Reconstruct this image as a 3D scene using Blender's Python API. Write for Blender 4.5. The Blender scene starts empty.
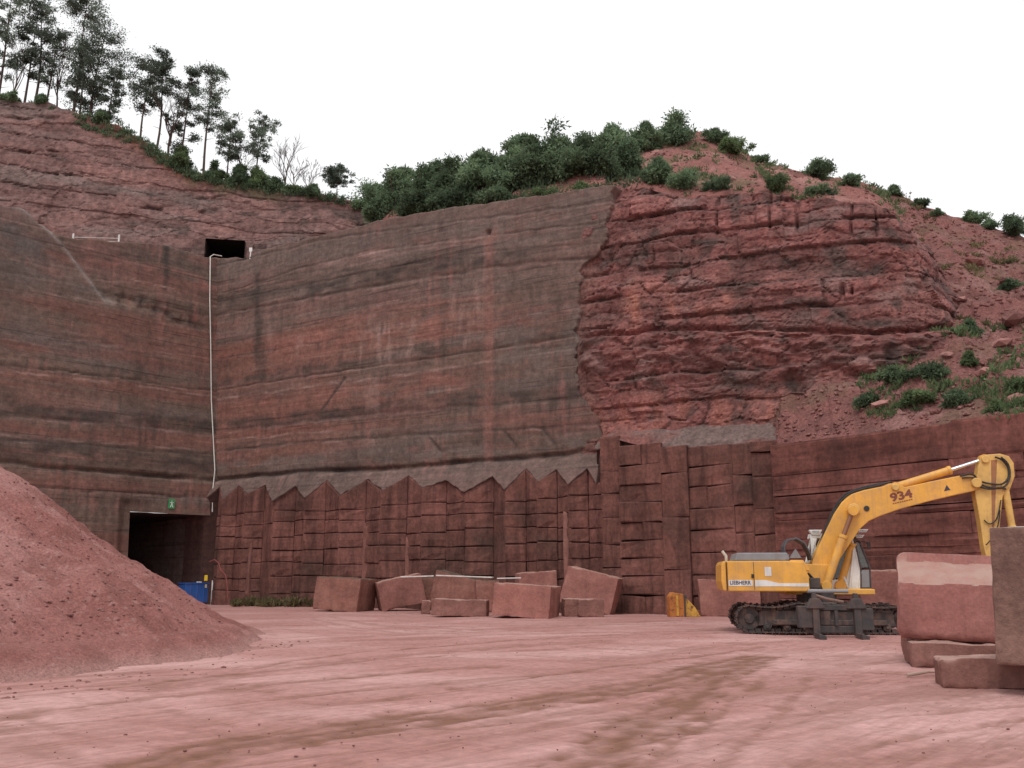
import bpy, bmesh, math, random
import numpy as np
from mathutils import Vector, Matrix

# ------------------------------------------------------------------ camera, sky, sun, exposure
S = bpy.context.scene
COL = S.collection
W_, H_, F_ = 1024, 768, 900.0
CAM_H, HORIZON = 1.7, 578.0
TH = math.atan((HORIZON - 384) / F_)
CT, ST = math.cos(TH), math.sin(TH)
cam_d = bpy.data.cameras.new('camera')
cam = bpy.data.objects.new('camera', cam_d)
COL.objects.link(cam)
cam.location = (0, 0, CAM_H)
cam.rotation_euler = (math.radians(90) + TH, 0, 0)
cam_d.sensor_width = 36.0
cam_d.lens = F_ / W_ * 36.0
cam_d.clip_start = 0.1
cam_d.clip_end = 3000
S.camera = cam

SUN_EL, SUN_AZ = 58.0, 200.0          # degrees; azimuth clockwise from +Y
world = bpy.data.worlds.new('World')
S.world = world
world.use_nodes = True
wn, wl = world.node_tree.nodes, world.node_tree.links
wn.clear()
sky = wn.new('ShaderNodeTexSky')
sky.sky_type = 'NISHITA'
sky.sun_disc = False
sky.sun_elevation = math.radians(SUN_EL)
sky.sun_rotation = math.radians(SUN_AZ)
sky.air_density, sky.dust_density = 1.0, 4.0
hsv = wn.new('ShaderNodeHueSaturation')
hsv.inputs['Saturation'].default_value = 0.12
mixw = wn.new('ShaderNodeMix')
mixw.data_type = 'RGBA'
mixw.inputs['Factor'].default_value = 0.8       # closed cloud cover: an even white
mixw.inputs['B'].default_value = (14.0, 14.0, 14.2, 1)
bg = wn.new('ShaderNodeBackground')
bg.inputs['Strength'].default_value = 0.09
wo = wn.new('ShaderNodeOutputWorld')
wl.new(sky.outputs[0], hsv.inputs['Color'])
wl.new(hsv.outputs[0], mixw.inputs['A'])
wl.new(mixw.outputs['Result'], bg.inputs['Color'])
wl.new(bg.outputs[0], wo.inputs['Surface'])

sun_d = bpy.data.lights.new('sun', 'SUN')
sun_d.energy = 1.3
sun_d.angle = math.radians(18)
sun_d.color = (1.0, 0.97, 0.93)
sun = bpy.data.objects.new('sun', sun_d)
COL.objects.link(sun)
az, el = math.radians(SUN_AZ), math.radians(SUN_EL)
sdir = Vector((math.sin(az) * math.cos(el), math.cos(az) * math.cos(el), math.sin(el)))
sun.rotation_euler = sdir.to_track_quat('Z', 'Y').to_euler()
sun.location = (0, -20, 40)
S.view_settings.view_transform = 'Standard'
S.view_settings.look = 'None'
S.view_settings.exposure = 0.0
S.view_settings.gamma = 1.0
S.render.resolution_x, S.render.resolution_y = W_, H_

# ------------------------------------------------------------------ pixel rays (give a direction; distance comes from the wall or ground met)
def rz_of(py):
    v = 384 - np.asarray(py, float)
    return (v * CT + F_ * ST) / (F_ * CT - v * ST)
def rx_of(px, py):
    v = 384 - np.asarray(py, float)
    return (np.asarray(px, float) - 512) / (F_ * CT - v * ST)
def at(px, py, Y):
    return Vector((float(rx_of(px, py)) * Y, Y, CAM_H + float(rz_of(py)) * Y))
def ground_at(px, py, z=0.0):
    Y = (z - CAM_H) / float(rz_of(py))
    return Vector((float(rx_of(px, py)) * Y, Y, z))
def project(P):
    P = np.asarray(P, float)
    x, y, z = P[..., 0], P[..., 1], P[..., 2] - CAM_H
    dep = y * CT + z * ST
    up = -y * ST + z * CT
    return 512 + F_ * x / dep, 384 - F_ * up / dep, dep

# ------------------------------------------------------------------ noise
_rng = np.random.default_rng(7)
_perm = _rng.permutation(512)
_perm = np.concatenate([_perm, _perm, _perm])
_grad = _rng.normal(size=(512, 3))
_grad /= np.linalg.norm(_grad, axis=1)[:, None]
_hval = _rng.random(512)
def perlin(x, y=0.0, z=0.0):
    x, y, z = np.broadcast_arrays(np.asarray(x, float), np.asarray(y, float), np.asarray(z, float))
    xi, yi, zi = np.floor(x).astype(int), np.floor(y).astype(int), np.floor(z).astype(int)
    xf, yf, zf = x - xi, y - yi, z - zi
    f = lambda t: t * t * t * (t * (t * 6 - 15) + 10)
    u, v, w = f(xf), f(yf), f(zf)
    out = 0
    for dx in (0, 1):
        for dy in (0, 1):
            for dz in (0, 1):
                g = _grad[_perm[(_perm[(_perm[(xi + dx) & 511] + yi + dy) & 511] + zi + dz) & 511]]
                d = g[..., 0] * (xf - dx) + g[..., 1] * (yf - dy) + g[..., 2] * (zf - dz)
                out = out + d * (u if dx else 1 - u) * (v if dy else 1 - v) * (w if dz else 1 - w)
    return out * 1.5
def fbm(x, y=0.0, z=0.0, o=4, g=0.5):
    a, s, t = 1.0, 0.0, 1.0
    for k in range(o):
        s = s + a * perlin(np.asarray(x) * t + 17.3 * k, np.asarray(y) * t + 5.1 * k, np.asarray(z) * t + 9.7 * k)
        a *= g
        t *= 2.03
    return s
def cellrand(i, j, k=0):
    i, j = np.asarray(i).astype(int), np.asarray(j).astype(int)
    return _hval[_perm[(_perm[(_perm[i & 511] + j) & 511] + k) & 511]]
def worley(x, y, k=0):
    """cell noise: nearest distance, gap to the second nearest, random value of the cell"""
    x, y = np.asarray(x, float), np.asarray(y, float)
    xi, yi = np.floor(x).astype(int), np.floor(y).astype(int)
    f1, f2, cid = np.full(x.shape, 9.0), np.full(x.shape, 9.0), np.zeros(x.shape)
    for dx in (-1, 0, 1):
        for dy in (-1, 0, 1):
            cx, cy = xi + dx, yi + dy
            d = np.hypot(cx + cellrand(cx, cy, k) - x, cy + cellrand(cx, cy, k + 1) - y)
            c = cellrand(cx, cy, k + 2)
            cid = np.where(d < f1, c, cid)
            f2 = np.where(d < f1, f1, np.minimum(f2, d))
            f1 = np.minimum(f1, d)
    return f1, f2 - f1, cid
def sstep(a, b, x):
    t = np.clip((np.asarray(x, float) - a) / (b - a), 0, 1)
    return t * t * (3 - 2 * t)

# ------------------------------------------------------------------ object helpers
def tag(o, label=None, cat=None, group=None, kind=None):
    if label: o['label'] = label
    if cat: o['category'] = cat
    if group: o['group'] = group
    if kind: o['kind'] = kind
    return o
def empty(name, loc=(0, 0, 0), rz=0.0, label=None, cat=None, group=None):
    o = bpy.data.objects.new(name, None)
    COL.objects.link(o)
    o.location = loc
    o.rotation_euler = (0, 0, rz)
    return tag(o, label, cat, group)
def link_mesh(name, me, mat, parent=None):
    if mat is not None and not me.materials: me.materials.append(mat)
    o = bpy.data.objects.new(name, me)
    COL.objects.link(o)
    if parent is not None: o.parent = parent
    return o
def np_mesh(name, V, faces4=None, faces3=None, smooth=True, colors=None):
    V = np.asarray(V, np.float32).reshape(-1, 3)
    me = bpy.data.meshes.new(name)
    me.vertices.add(len(V))
    me.vertices.foreach_set('co', V.ravel())
    loops, starts, tot, s = [], [], [], 0
    for fa, n in ((faces4, 4), (faces3, 3)):
        if fa is None or len(fa) == 0: continue
        fa = np.asarray(fa, np.int32).reshape(-1, n)
        loops.append(fa.ravel())
        starts.append(s + np.arange(len(fa)) * n)
        s += fa.size
    L = np.concatenate(loops)
    ST_ = np.concatenate(starts)
    me.loops.add(len(L))
    me.loops.foreach_set('vertex_index', L.astype(np.int32))
    me.polygons.add(len(ST_))
    me.polygons.foreach_set('loop_start', ST_.astype(np.int32))
    me.update(calc_edges=True)
    me.polygons.foreach_set('use_smooth', np.full(len(ST_), smooth))
    if colors is not None:
        c = np.ones((len(V), 4), np.float32)
        c[:, :3] = np.asarray(colors).reshape(-1, 3)
        a = me.color_attributes.new('tint', 'FLOAT_COLOR', 'POINT')
        a.data.foreach_set('color', c.ravel())
    me.validate()
    return me
def grid_faces(nu, nv, mask=None, flip=False):
    i, j = np.meshgrid(np.arange(nu - 1), np.arange(nv - 1), indexing='ij')
    a = i * nv + j
    f = np.stack([a, a + nv, a + nv + 1, a + 1], -1)
    if flip: f = f[..., ::-1]
    f = f.reshape(-1, 4)
    if mask is not None: f = f[~mask.reshape(-1)]
    return f
class MB:
    """collects shapes for one mesh"""
    def __init__(s): s.bm = bmesh.new()
    def box(s, c, d, rot=None, taper=None):
        vs = []
        for x in (-.5, .5):
            for y in (-.5, .5):
                for z in (-.5, .5):
                    k = taper if (taper and z > 0) else 1
                    p = Vector((x * d[0] * k, y * d[1] * k, z * d[2]))
                    if rot is not None: p = rot @ p
                    vs.append(s.bm.verts.new(p + Vector(c)))
        for f in ((0, 1, 3, 2), (4, 6, 7, 5), (0, 4, 5, 1), (2, 3, 7, 6), (0, 2, 6, 4), (1, 5, 7, 3)):
            s.bm.faces.new([vs[i] for i in f])
        return s
    def prism(s, pts, y0, y1):
        """closed outline in x,z extruded along y"""
        a = [s.bm.verts.new((x, y0, z)) for x, z in pts]
        b = [s.bm.verts.new((x, y1, z)) for x, z in pts]
        n = len(pts)
        s.bm.faces.new(a)
        s.bm.faces.new(b[::-1])
        for i in range(n): s.bm.faces.new((a[i], b[i], b[(i + 1) % n], a[(i + 1) % n]))
        return s
    def tube(s, pts, r, n=10, cap=True):
        pts = [Vector(p) for p in pts]
        rs = r if isinstance(r, (list, tuple)) else [r] * len(pts)
        rings, ref = [], None
        for i, p in enumerate(pts):
            t = (pts[min(i + 1, len(pts) - 1)] - pts[max(i - 1, 0)]).normalized()
            if ref is None: ref = t.orthogonal().normalized()
            ref = (ref - t * ref.dot(t)).normalized()
            b = t.cross(ref)
            rings.append([s.bm.verts.new(p + (ref * math.cos(2 * math.pi * k / n) + b * math.sin(2 * math.pi * k / n)) * rs[i]) for k in range(n)])
        for a, b in zip(rings, rings[1:]):
            for k in range(n): s.bm.faces.new((a[k], a[(k + 1) % n], b[(k + 1) % n], b[k]))
        if cap:
            s.bm.faces.new(rings[0][::-1])
            s.bm.faces.new(rings[-1])
        return s
    def build(s, name, mat, parent=None, bevel=0.0, seg=2, smooth=False):
        bmesh.ops.recalc_face_normals(s.bm, faces=s.bm.faces)
        if bevel > 0:
            es = [e for e in s.bm.edges if len(e.link_faces) == 2 and e.calc_face_angle(0) > 0.6]
            bmesh.ops.bevel(s.bm, geom=es, offset=bevel, segments=seg, profile=0.6, affect='EDGES', clamp_overlap=True)
        me = bpy.data.meshes.new(name)
        s.bm.to_mesh(me)
        s.bm.free()
        if smooth:
            for p in me.polygons: p.use_smooth = True
            try: me.set_sharp_from_angle(angle=math.radians(40))
            except Exception: pass
        return link_mesh(name, me, mat, parent)

# ------------------------------------------------------------------ materials
def new_mat(name):
    m = bpy.data.materials.new(name)
    m.use_nodes = True
    nt = m.node_tree
    b = nt.nodes['Principled BSDF']
    return m, nt, b
def nnode(nt, t, **kw):
    n = nt.nodes.new(t)
    for k, v in kw.items(): setattr(n, k, v)
    return n
def noise(nt, scale, detail=4, rough=0.55, vec=None, sc3=None, dist=0.0):
    n = nnode(nt, 'ShaderNodeTexNoise')
    n.inputs['Scale'].default_value = scale
    n.inputs['Detail'].default_value = detail
    n.inputs['Roughness'].default_value = rough
    n.inputs['Distortion'].default_value = dist
    if vec is None:
        g = nnode(nt, 'ShaderNodeNewGeometry')
        vec = g.outputs['Position']
    if sc3:
        mp = nnode(nt, 'ShaderNodeMapping')
        mp.inputs['Scale'].default_value = sc3
        nt.links.new(vec, mp.inputs['Vector'])
        vec = mp.outputs[0]
    nt.links.new(vec, n.inputs['Vector'])
    return n.outputs['Fac']
def ramp(nt, fac, stops):
    r = nnode(nt, 'ShaderNodeValToRGB')
    el = r.color_ramp.elements
    while len(el) > 1: el.remove(el[-1])
    el[0].position = stops[0][0]
    for p, c in stops[1:]: el.new(p)
    for e, (p, c) in zip(r.color_ramp.elements, stops):
        e.color = (c, c, c, 1) if not isinstance(c, (tuple, list)) else (*c, 1)
    nt.links.new(fac, r.inputs[0])
    return r.outputs[0]
def mix(nt, fac, a, b, blend='MIX'):
    n = nnode(nt, 'ShaderNodeMix', data_type='RGBA', blend_type=blend)
    for inp, v in (('Factor', fac), ('A', a), ('B', b)):
        if isinstance(v, (int, float)):
            if inp == 'Factor': n.inputs[inp].default_value = v
            else: n.inputs[inp].default_value = (v, v, v, 1)
        elif isinstance(v, (tuple, list)): n.inputs[inp].default_value = (*v, 1)
        else: nt.links.new(v, n.inputs[inp])
    return n.outputs['Result']
def bump(nt, b, h, strength, dist, prev=None):
    n = nnode(nt, 'ShaderNodeBump')
    n.inputs['Strength'].default_value = strength
    n.inputs['Distance'].default_value = dist
    nt.links.new(h, n.inputs['Height'])
    if prev is not None: nt.links.new(prev, n.inputs['Normal'])
    nt.links.new(n.outputs[0], b.inputs['Normal'])
    return n.outputs[0]

def vcol_rock(name, fine=6.0, crisp=0.0, lo=0.62, hi=1.35, streak=0.35, band=0.3, rough=0.9, bd=0.05, bs=0.7):
    """tint attribute (the rock's own colour) with fine procedural grain, beds and run-off streaks"""
    m, nt, b = new_mat(name)
    a = nnode(nt, 'ShaderNodeAttribute', attribute_name='tint')
    c = a.outputs['Color']
    n1 = noise(nt, fine, 6, 0.65)
    c = mix(nt, 1.0, c, ramp(nt, n1, [(0.28, lo), (0.72, hi)]), 'MULTIPLY')
    n2 = noise(nt, 1.0, 5, 0.6, sc3=(0.9, 0.9, 0.1), dist=0.8)
    c = mix(nt, streak, c, ramp(nt, n2, [(0.3, 0.35), (0.55, 1.05), (0.75, 1.4)]), 'MULTIPLY')
    n3 = noise(nt, 1.0, 6, 0.7, sc3=(0.12, 0.12, 2.6), dist=0.3)
    c = mix(nt, band, c, ramp(nt, n3, [(0.3, 0.5), (0.55, 1.0), (0.75, 1.35)]), 'MULTIPLY')
    if crisp:
        n4 = noise(nt, 1.0, 4, 0.6, sc3=(0.1, 0.1, 6.0), dist=0.25)
        c = mix(nt, crisp, c, ramp(nt, n4, [(0.34, 0.35), (0.4, 1.0), (0.62, 1.0), (0.67, 1.45)]), 'MULTIPLY')
        n5 = noise(nt, 9.0, 6, 0.75)
        c = mix(nt, crisp, c, ramp(nt, n5, [(0.3, 0.6), (0.7, 1.35)]), 'MULTIPLY')
    nt.links.new(c, b.inputs['Base Color'])
    b.inputs['Roughness'].default_value = rough
    b.inputs['Specular IOR Level'].default_value = 0.25
    h1 = noise(nt, fine * 1.3, 7, 0.65)
    p = bump(nt, b, h1, bs, bd)
    h3 = noise(nt, 1.0, 4, 0.6, sc3=(0.8, 0.8, 7.0), dist=0.5)
    bump(nt, b, h3, bs * 0.6, bd * 0.6, p)
    return m
def rock_mat(name, cols, scale=0.9, fine=9.0, grain=(0.8, 1.18), rough=0.9, streak=0.5, band=0.0, bd=0.03, rnd=0.25, top=None):
    """plain rock: cols = three colours; a per-object shift"""
    m, nt, b = new_mat(name)
    n0 = noise(nt, scale, 5, 0.6)
    c = ramp(nt, n0, [(0.3, cols[0]), (0.5, cols[1]), (0.72, cols[2])])
    n1 = noise(nt, fine, 6, 0.65)
    c = mix(nt, 1.0, c, ramp(nt, n1, [(0.28, grain[0]), (0.72, grain[1])]), 'MULTIPLY')
    if streak:
        n2 = noise(nt, 1.0, 5, 0.65, sc3=(1.6, 1.6, 0.3), dist=0.8)
        c = mix(nt, streak, c, ramp(nt, n2, [(0.33, 0.4), (0.55, 1.0), (0.75, 1.3)]), 'MULTIPLY')
    if band:
        n3 = noise(nt, 1.0, 5, 0.65, sc3=(0.2, 0.2, 2.4), dist=0.5)
        c = mix(nt, band, c, ramp(nt, n3, [(0.33, 0.45), (0.55, 1.0), (0.75, 1.3)]), 'MULTIPLY')
    if rnd:
        oi = nnode(nt, 'ShaderNodeObjectInfo')
        c = mix(nt, 1.0, c, ramp(nt, oi.outputs['Random'], [(0, 1 - rnd), (1, 1 + rnd)]), 'MULTIPLY')
    if top:                                     # pale dust or dark moss settled on upward faces
        g = nnode(nt, 'ShaderNodeNewGeometry')
        sx = nnode(nt, 'ShaderNodeSeparateXYZ')
        nt.links.new(g.outputs['Normal'], sx.inputs[0])
        fac = ramp(nt, sx.outputs['Z'], [(0.15, 0.0), (0.75, 1.0)])
        fac2 = mix(nt, 1.0, fac, ramp(nt, noise(nt, 2.5, 5, 0.6), [(0.3, 0.35), (0.6, 1.0)]), 'MULTIPLY')
        c = mix(nt, fac2, c, top)
    nt.links.new(c, b.inputs['Base Color'])
    b.inputs['Roughness'].default_value = rough
    b.inputs['Specular IOR Level'].default_value = 0.25
    bump(nt, b, noise(nt, fine * 1.2, 7, 0.65), 0.7, bd)
    return m
def paint_mat(name, col, rough=0.4, dirt=(0.16, 0.08, 0.055), amt=0.5, metal=0.0, rust=None, scale=3.0, spec=0.5, streaks=True):
    m, nt, b = new_mat(name)
    tc = nnode(nt, 'ShaderNodeTexCoord')
    v = tc.outputs['Object']
    c = mix(nt, 1.0, col, ramp(nt, noise(nt, 1.3, 4, 0.6, v), [(0.3, 0.82), (0.7, 1.1)]), 'MULTIPLY')
    f = ramp(nt, noise(nt, scale, 7, 0.7, v), [(0.45, 0.0), (0.75, amt)])
    c = mix(nt, f, c, dirt)
    if streaks:
        f2 = ramp(nt, noise(nt, 1.0, 5, 0.6, v, sc3=(7, 7, 0.6)), [(0.52, 0.0), (0.72, amt * 0.8)])
        c = mix(nt, f2, c, dirt)
    if rust:
        f3 = ramp(nt, noise(nt, scale * 2.2, 6, 0.7, v), [(0.55, 0.0), (0.64, 0.9)])
        c = mix(nt, f3, c, rust)
    nt.links.new(c, b.inputs['Base Color'])
    r = ramp(nt, noise(nt, scale * 1.5, 5, 0.6, v), [(0.3, rough * 0.85), (0.7, min(1, rough * 1.5))])
    nt.links.new(r, b.inputs['Roughness'])
    b.inputs['Metallic'].default_value = metal
    b.inputs['Specular IOR Level'].default_value = spec
    bump(nt, b, noise(nt, 14, 5, 0.6, v), 0.25, 0.006)
    return m
def foliage_mat(name, dark, light, rnd=0.3, sc=0.8):
    m, nt, b = new_mat(name)
    a = nnode(nt, 'ShaderNodeAttribute', attribute_name='tint')
    c = mix(nt, ramp(nt, noise(nt, sc, 3, 0.6), [(0.3, 0.0), (0.7, 1.0)]), dark, light)
    c = mix(nt, 1.0, c, a.outputs['Color'], 'MULTIPLY')
    oi = nnode(nt, 'ShaderNodeObjectInfo')
    c = mix(nt, 1.0, c, ramp(nt, oi.outputs['Random'], [(0, 1 - rnd), (1, 1 + rnd)]), 'MULTIPLY')
    nt.links.new(c, b.inputs['Base Color'])
    b.inputs['Roughness'].default_value = 0.75
    b.inputs['Specular IOR Level'].default_value = 0.2
    t = nnode(nt, 'ShaderNodeBsdfTranslucent')
    ms = nnode(nt, 'ShaderNodeMixShader')
    ms.inputs[0].default_value = 0.5
    nt.links.new(c, t.inputs['Color'])
    nt.links.new(b.outputs[0], ms.inputs[1])
    nt.links.new(t.outputs[0], ms.inputs[2])
    nt.links.new(ms.outputs[0], nt.nodes['Material Output'].inputs['Surface'])
    return m

RED = (0.178, 0.084, 0.068)
M = {}
M['wall'] = vcol_rock('sawn_sandstone', 3.0, 0.6, 0.7, 1.28, 0.25, 0.5, bd=0.03, bs=0.5)
M['cliff'] = vcol_rock('broken_sandstone', 5.5, 0.0, 0.52, 1.45, 0.35, 0.2, bd=0.06, bs=0.8)
M['upper'] = vcol_rock('weathered_sandstone', 3.0, 0.0, 0.5, 1.45, 0.25, 0.2, bd=0.1, bs=0.9)
M['scree'] = vcol_rock('loose_red_scree', 7.0, 0.0, 0.6, 1.4, 0.0, 0.0, bd=0.12, bs=1.0)
M['earth'] = vcol_rock('dusty_pink_ground', 7.0, 0.0, 0.8, 1.18, 0.0, 0.0, bd=0.02, bs=0.5, rough=0.8)
def earth_streaks(m):
    nt = m.node_tree; b = nt.nodes['Principled BSDF']
    src = b.inputs['Base Color'].links[0].from_socket
    g = nnode(nt, 'ShaderNodeNewGeometry')
    for rot, sc, f in ((50, (4.5, .2, 1), .35), (42, (3.5, .07, 1), .18), (150, (5.0, .4, 1), .2)):
        mp = nnode(nt, 'ShaderNodeMapping', vector_type='TEXTURE')
        mp.inputs['Rotation'].default_value = (0, 0, math.radians(rot)); mp.inputs['Scale'].default_value = sc
        nt.links.new(g.outputs['Position'], mp.inputs['Vector'])
        n = noise(nt, 1.0, 6, 0.65, mp.outputs[0], dist=1.2)
        src = mix(nt, f, src, ramp(nt, n, [(0.36, (0.62, 0.5, 0.42)), (0.5, 1.0), (0.7, 1.12)]), 'MULTIPLY')
    spots = ramp(nt, noise(nt, 22.0, 3, 0.7), [(0.64, 0.0), (0.7, 1.0)])
    src = mix(nt, spots, src, (0.27, 0.13, 0.11))
    nt.links.new(src, b.inputs['Base Color'])
earth_streaks(M['earth'])
M['pile'] = vcol_rock('crushed_sandstone', 16.0, 0.0, 0.62, 1.38, 0.0, 0.0, bd=0.08, bs=1.0)
M['block'] = rock_mat('drilled_block_stone', [(0.08, 0.042, 0.034), (0.145, 0.061, 0.049), (0.2, 0.084, 0.07)], 0.32, 6, streak=0.8, band=0.3, rnd=0.08, grain=(.68, 1.3))
M['rib'] = rock_mat('scraped_pink_stone', [(0.15, 0.065, 0.053), (0.215, 0.095, 0.078), (0.26, 0.125, 0.105)], 0.8, 8, streak=0.6, rnd=0.1)
M['rblock'] = rock_mat('dark_red_bench_stone', [(0.1, 0.042, 0.035), (0.165, 0.061, 0.05), (0.215, 0.086, 0.07)], 0.5, 5, streak=0.5, band=0.7, rnd=0.1, grain=(.66, 1.3))
M['loose'] = rock_mat('quarried_block_stone', [(0.22, 0.1, 0.083), (0.31, 0.135, 0.112), (0.36, 0.17, 0.14)], 0.7, 10, streak=0.3, band=0.2, rnd=0.18, top=(0.36, 0.22, 0.18))
M['loosedark'] = rock_mat('mossy_block_stone', [(0.16, 0.08, 0.065), (0.26, 0.115, 0.09), (0.3, 0.15, 0.12)], 0.7, 9, streak=0.3, band=0.2, rnd=0.1, top=(0.075, 0.065, 0.048))
M['bigblock'] = rock_mat('pink_block_stone', [(0.25, 0.105, 0.09), (0.32, 0.135, 0.118), (0.37, 0.17, 0.145)], 0.6, 14, streak=0.3, band=0.2, rnd=0.05, bd=0.02, top=(0.37, 0.235, 0.195))
M['greyblock'] = rock_mat('grey_brown_block_stone', [(0.15, 0.085, 0.07), (0.2, 0.115, 0.093), (0.25, 0.145, 0.118)], 0.8, 9, streak=0.3, rnd=0.05, bd=0.05, grain=(.7, 1.25), top=(0.5, 0.44, 0.42))
M['slab'] = rock_mat('slab_stone', [(0.18, 0.085, 0.072), (0.24, 0.115, 0.095), (0.3, 0.15, 0.125)], 0.9, 12, streak=0.3, band=0.2, rnd=0.1, bd=0.03, top=(0.4, 0.25, 0.215))
M['gallery_shade'] = rock_mat('shade_dark_rock', [(0.02, 0.016, 0.015), (0.03, 0.024, 0.022), (0.045, 0.036, 0.032)], 0.6, 7, streak=0.3, rnd=0)  # shade inside the gallery put into the colour as near-black rock
M['stone'] = rock_mat('scattered_stone', [(0.2, 0.09, 0.08), (0.28, 0.13, 0.115), (0.36, 0.2, 0.18)], 1.5, 10, streak=0, rnd=0.35)
M['bark'] = rock_mat('pine_bark', [(0.05, 0.035, 0.03), (0.09, 0.06, 0.05), (0.13, 0.085, 0.07)], 2.0, 10, streak=0.2, rnd=0.2)
M['pine'] = foliage_mat('pine_needles', (0.115, 0.145, 0.115), (0.155, 0.19, 0.14))  # needle colours lightened to mimic backlit haze
M['bush'] = foliage_mat('dark_shrub_leaves', (0.11, 0.165, 0.1), (0.165, 0.225, 0.125))
M['bushlight'] = foliage_mat('young_green_leaves', (0.13, 0.185, 0.085), (0.18, 0.24, 0.12))
M['grass'] = foliage_mat('dry_grass', (0.1, 0.1, 0.045), (0.2, 0.16, 0.09))

# ------------------------------------------------------------------ plan of the quarry (metres; pixel columns turned into plan points at depths found from the wall foot)
def plan(px, Y): return np.array([(px - 512) / (F_ / CT) * Y, Y])
C0 = plan(219, 61.0)                     # inner corner
A1 = plan(600, 47.0)                     # main face towards the right
dirA = (A1 - C0) / np.linalg.norm(A1 - C0)
nA = np.array([dirA[1], -dirA[0]])       # towards the camera
if nA[1] > 0: nA = -nA
L1 = plan(0, 51.7)
dirL = (L1 - C0) / np.linalg.norm(L1 - C0)
nL = np.array([dirL[1], -dirL[0]])
if nL[0] < 0: nL = -nL
def hit(px, py, P0, d):
    """pixel ray on the vertical plane through P0 along d -> (u, z)"""
    rx = rx_of(px, py)
    # P0 + u d = Y*(rx,1)
    u = (rx * P0[1] - P0[0]) / (d[0] - rx * d[1])
    Y = P0[1] + u * d[1]
    return u, CAM_H + rz_of(py) * Y
def line_on(pts, P0, d):
    p = np.array(pts, float)
    u, z = hit(p[:, 0], p[:, 1], P0, d)
    o = np.argsort(u)
    return u[o], z[o]
def lz(pts, P0, d, uu):
    u, z = line_on(pts, P0, d)
    return np.interp(uu, u, z)

# ------------------------------------------------------------------ ground
def ground_h(x, y):
    return 0.05 * fbm(x * 0.12, y * 0.12, 3.3, 3) + 0.018 * fbm(x * 0.5, y * 0.9, 1.1, 3)
tracks = [  # pixel polylines of wheel marks, half width in metres, strength
    ([(120, 775), (230, 745), (330, 730), (430, 714), (520, 702), (620, 690), (700, 672), (760, 655)], 0.75, 1.0),
    ([(540, 775), (590, 755), (640, 728), (680, 705), (715, 684), (745, 664)], 0.6, 0.95),
    ([(-20, 722), (60, 708), (150, 699), (260, 686), (370, 676), (480, 668)], 0.3, 0.7),
    ([(-20, 745), (90, 742), (200, 735), (300, 722)], 0.35, 0.35),
    ([(150, 690), (260, 672), (360, 660), (470, 648), (600, 640)], 0.5, 0.5),
    ([(230, 650), (330, 640), (430, 632), (560, 626), (650, 622)], 0.6, 0.35),
    ([(560, 662), (640, 655), (720, 645), (800, 640)], 0.45, 0.5),
    ([(640, 768), (720, 735), (840, 712), (960, 700), (1040, 694)], 0.4, 0.35),
    ([(-20, 700), (100, 690), (220, 676), (340, 664), (460, 655)], 0.13, 0.75), ([(-20, 733), (80, 722), (200, 708), (330, 694), (450, 683)], 0.11, 0.6),
    ([(60, 772), (180, 750), (300, 737), (420, 726), (540, 718)], 0.10, 0.7), ([(620, 772), (660, 750), (700, 722), (738, 696), (770, 675)], 0.12, 0.75),
    ([(700, 772), (735, 748), (765, 722), (790, 698), (812, 672)], 0.10, 0.6), ([(800, 760), (900, 736), (1030, 718)], 0.12, 0.6), ([(760, 735), (860, 716), (1030, 704)], 0.10, 0.5),
    ([(250, 668), (360, 652), (480, 642), (620, 634), (720, 630)], 0.16, 0.7), ([(380, 700), (480, 686), (580, 672), (680, 658), (760, 646)], 0.13, 0.7),
    ([(700, 690), (780, 676), (860, 664), (905, 655)], 0.4, 0.4),
]
def seg_dist(x, y, pts):
    best = np.full(x.shape, 1e9)
    for a, b in zip(pts, pts[1:]):
        ax, ay, bx, by = a[0], a[1], b[0], b[1]
        t = np.clip(((x - ax) * (bx - ax) + (y - ay) * (by - ay)) / ((bx - ax) ** 2 + (by - ay) ** 2), 0, 1)
        best = np.minimum(best, np.hypot(x - ax - t * (bx - ax), y - ay - t * (by - ay)))
    return best
def dense(pts, n=60):
    p = np.array([ground_at(*q)[:2] for q in pts])
    s = np.linspace(0, len(p) - 1, n)
    i = np.arange(len(p))
    q = np.stack([np.interp(s, i, p[:, k]) for k in (0, 1)], -1)
    for _ in range(4): q[1:-1] = (q[:-2] + 2 * q[1:-1] + q[2:]) / 4
    return q
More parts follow.
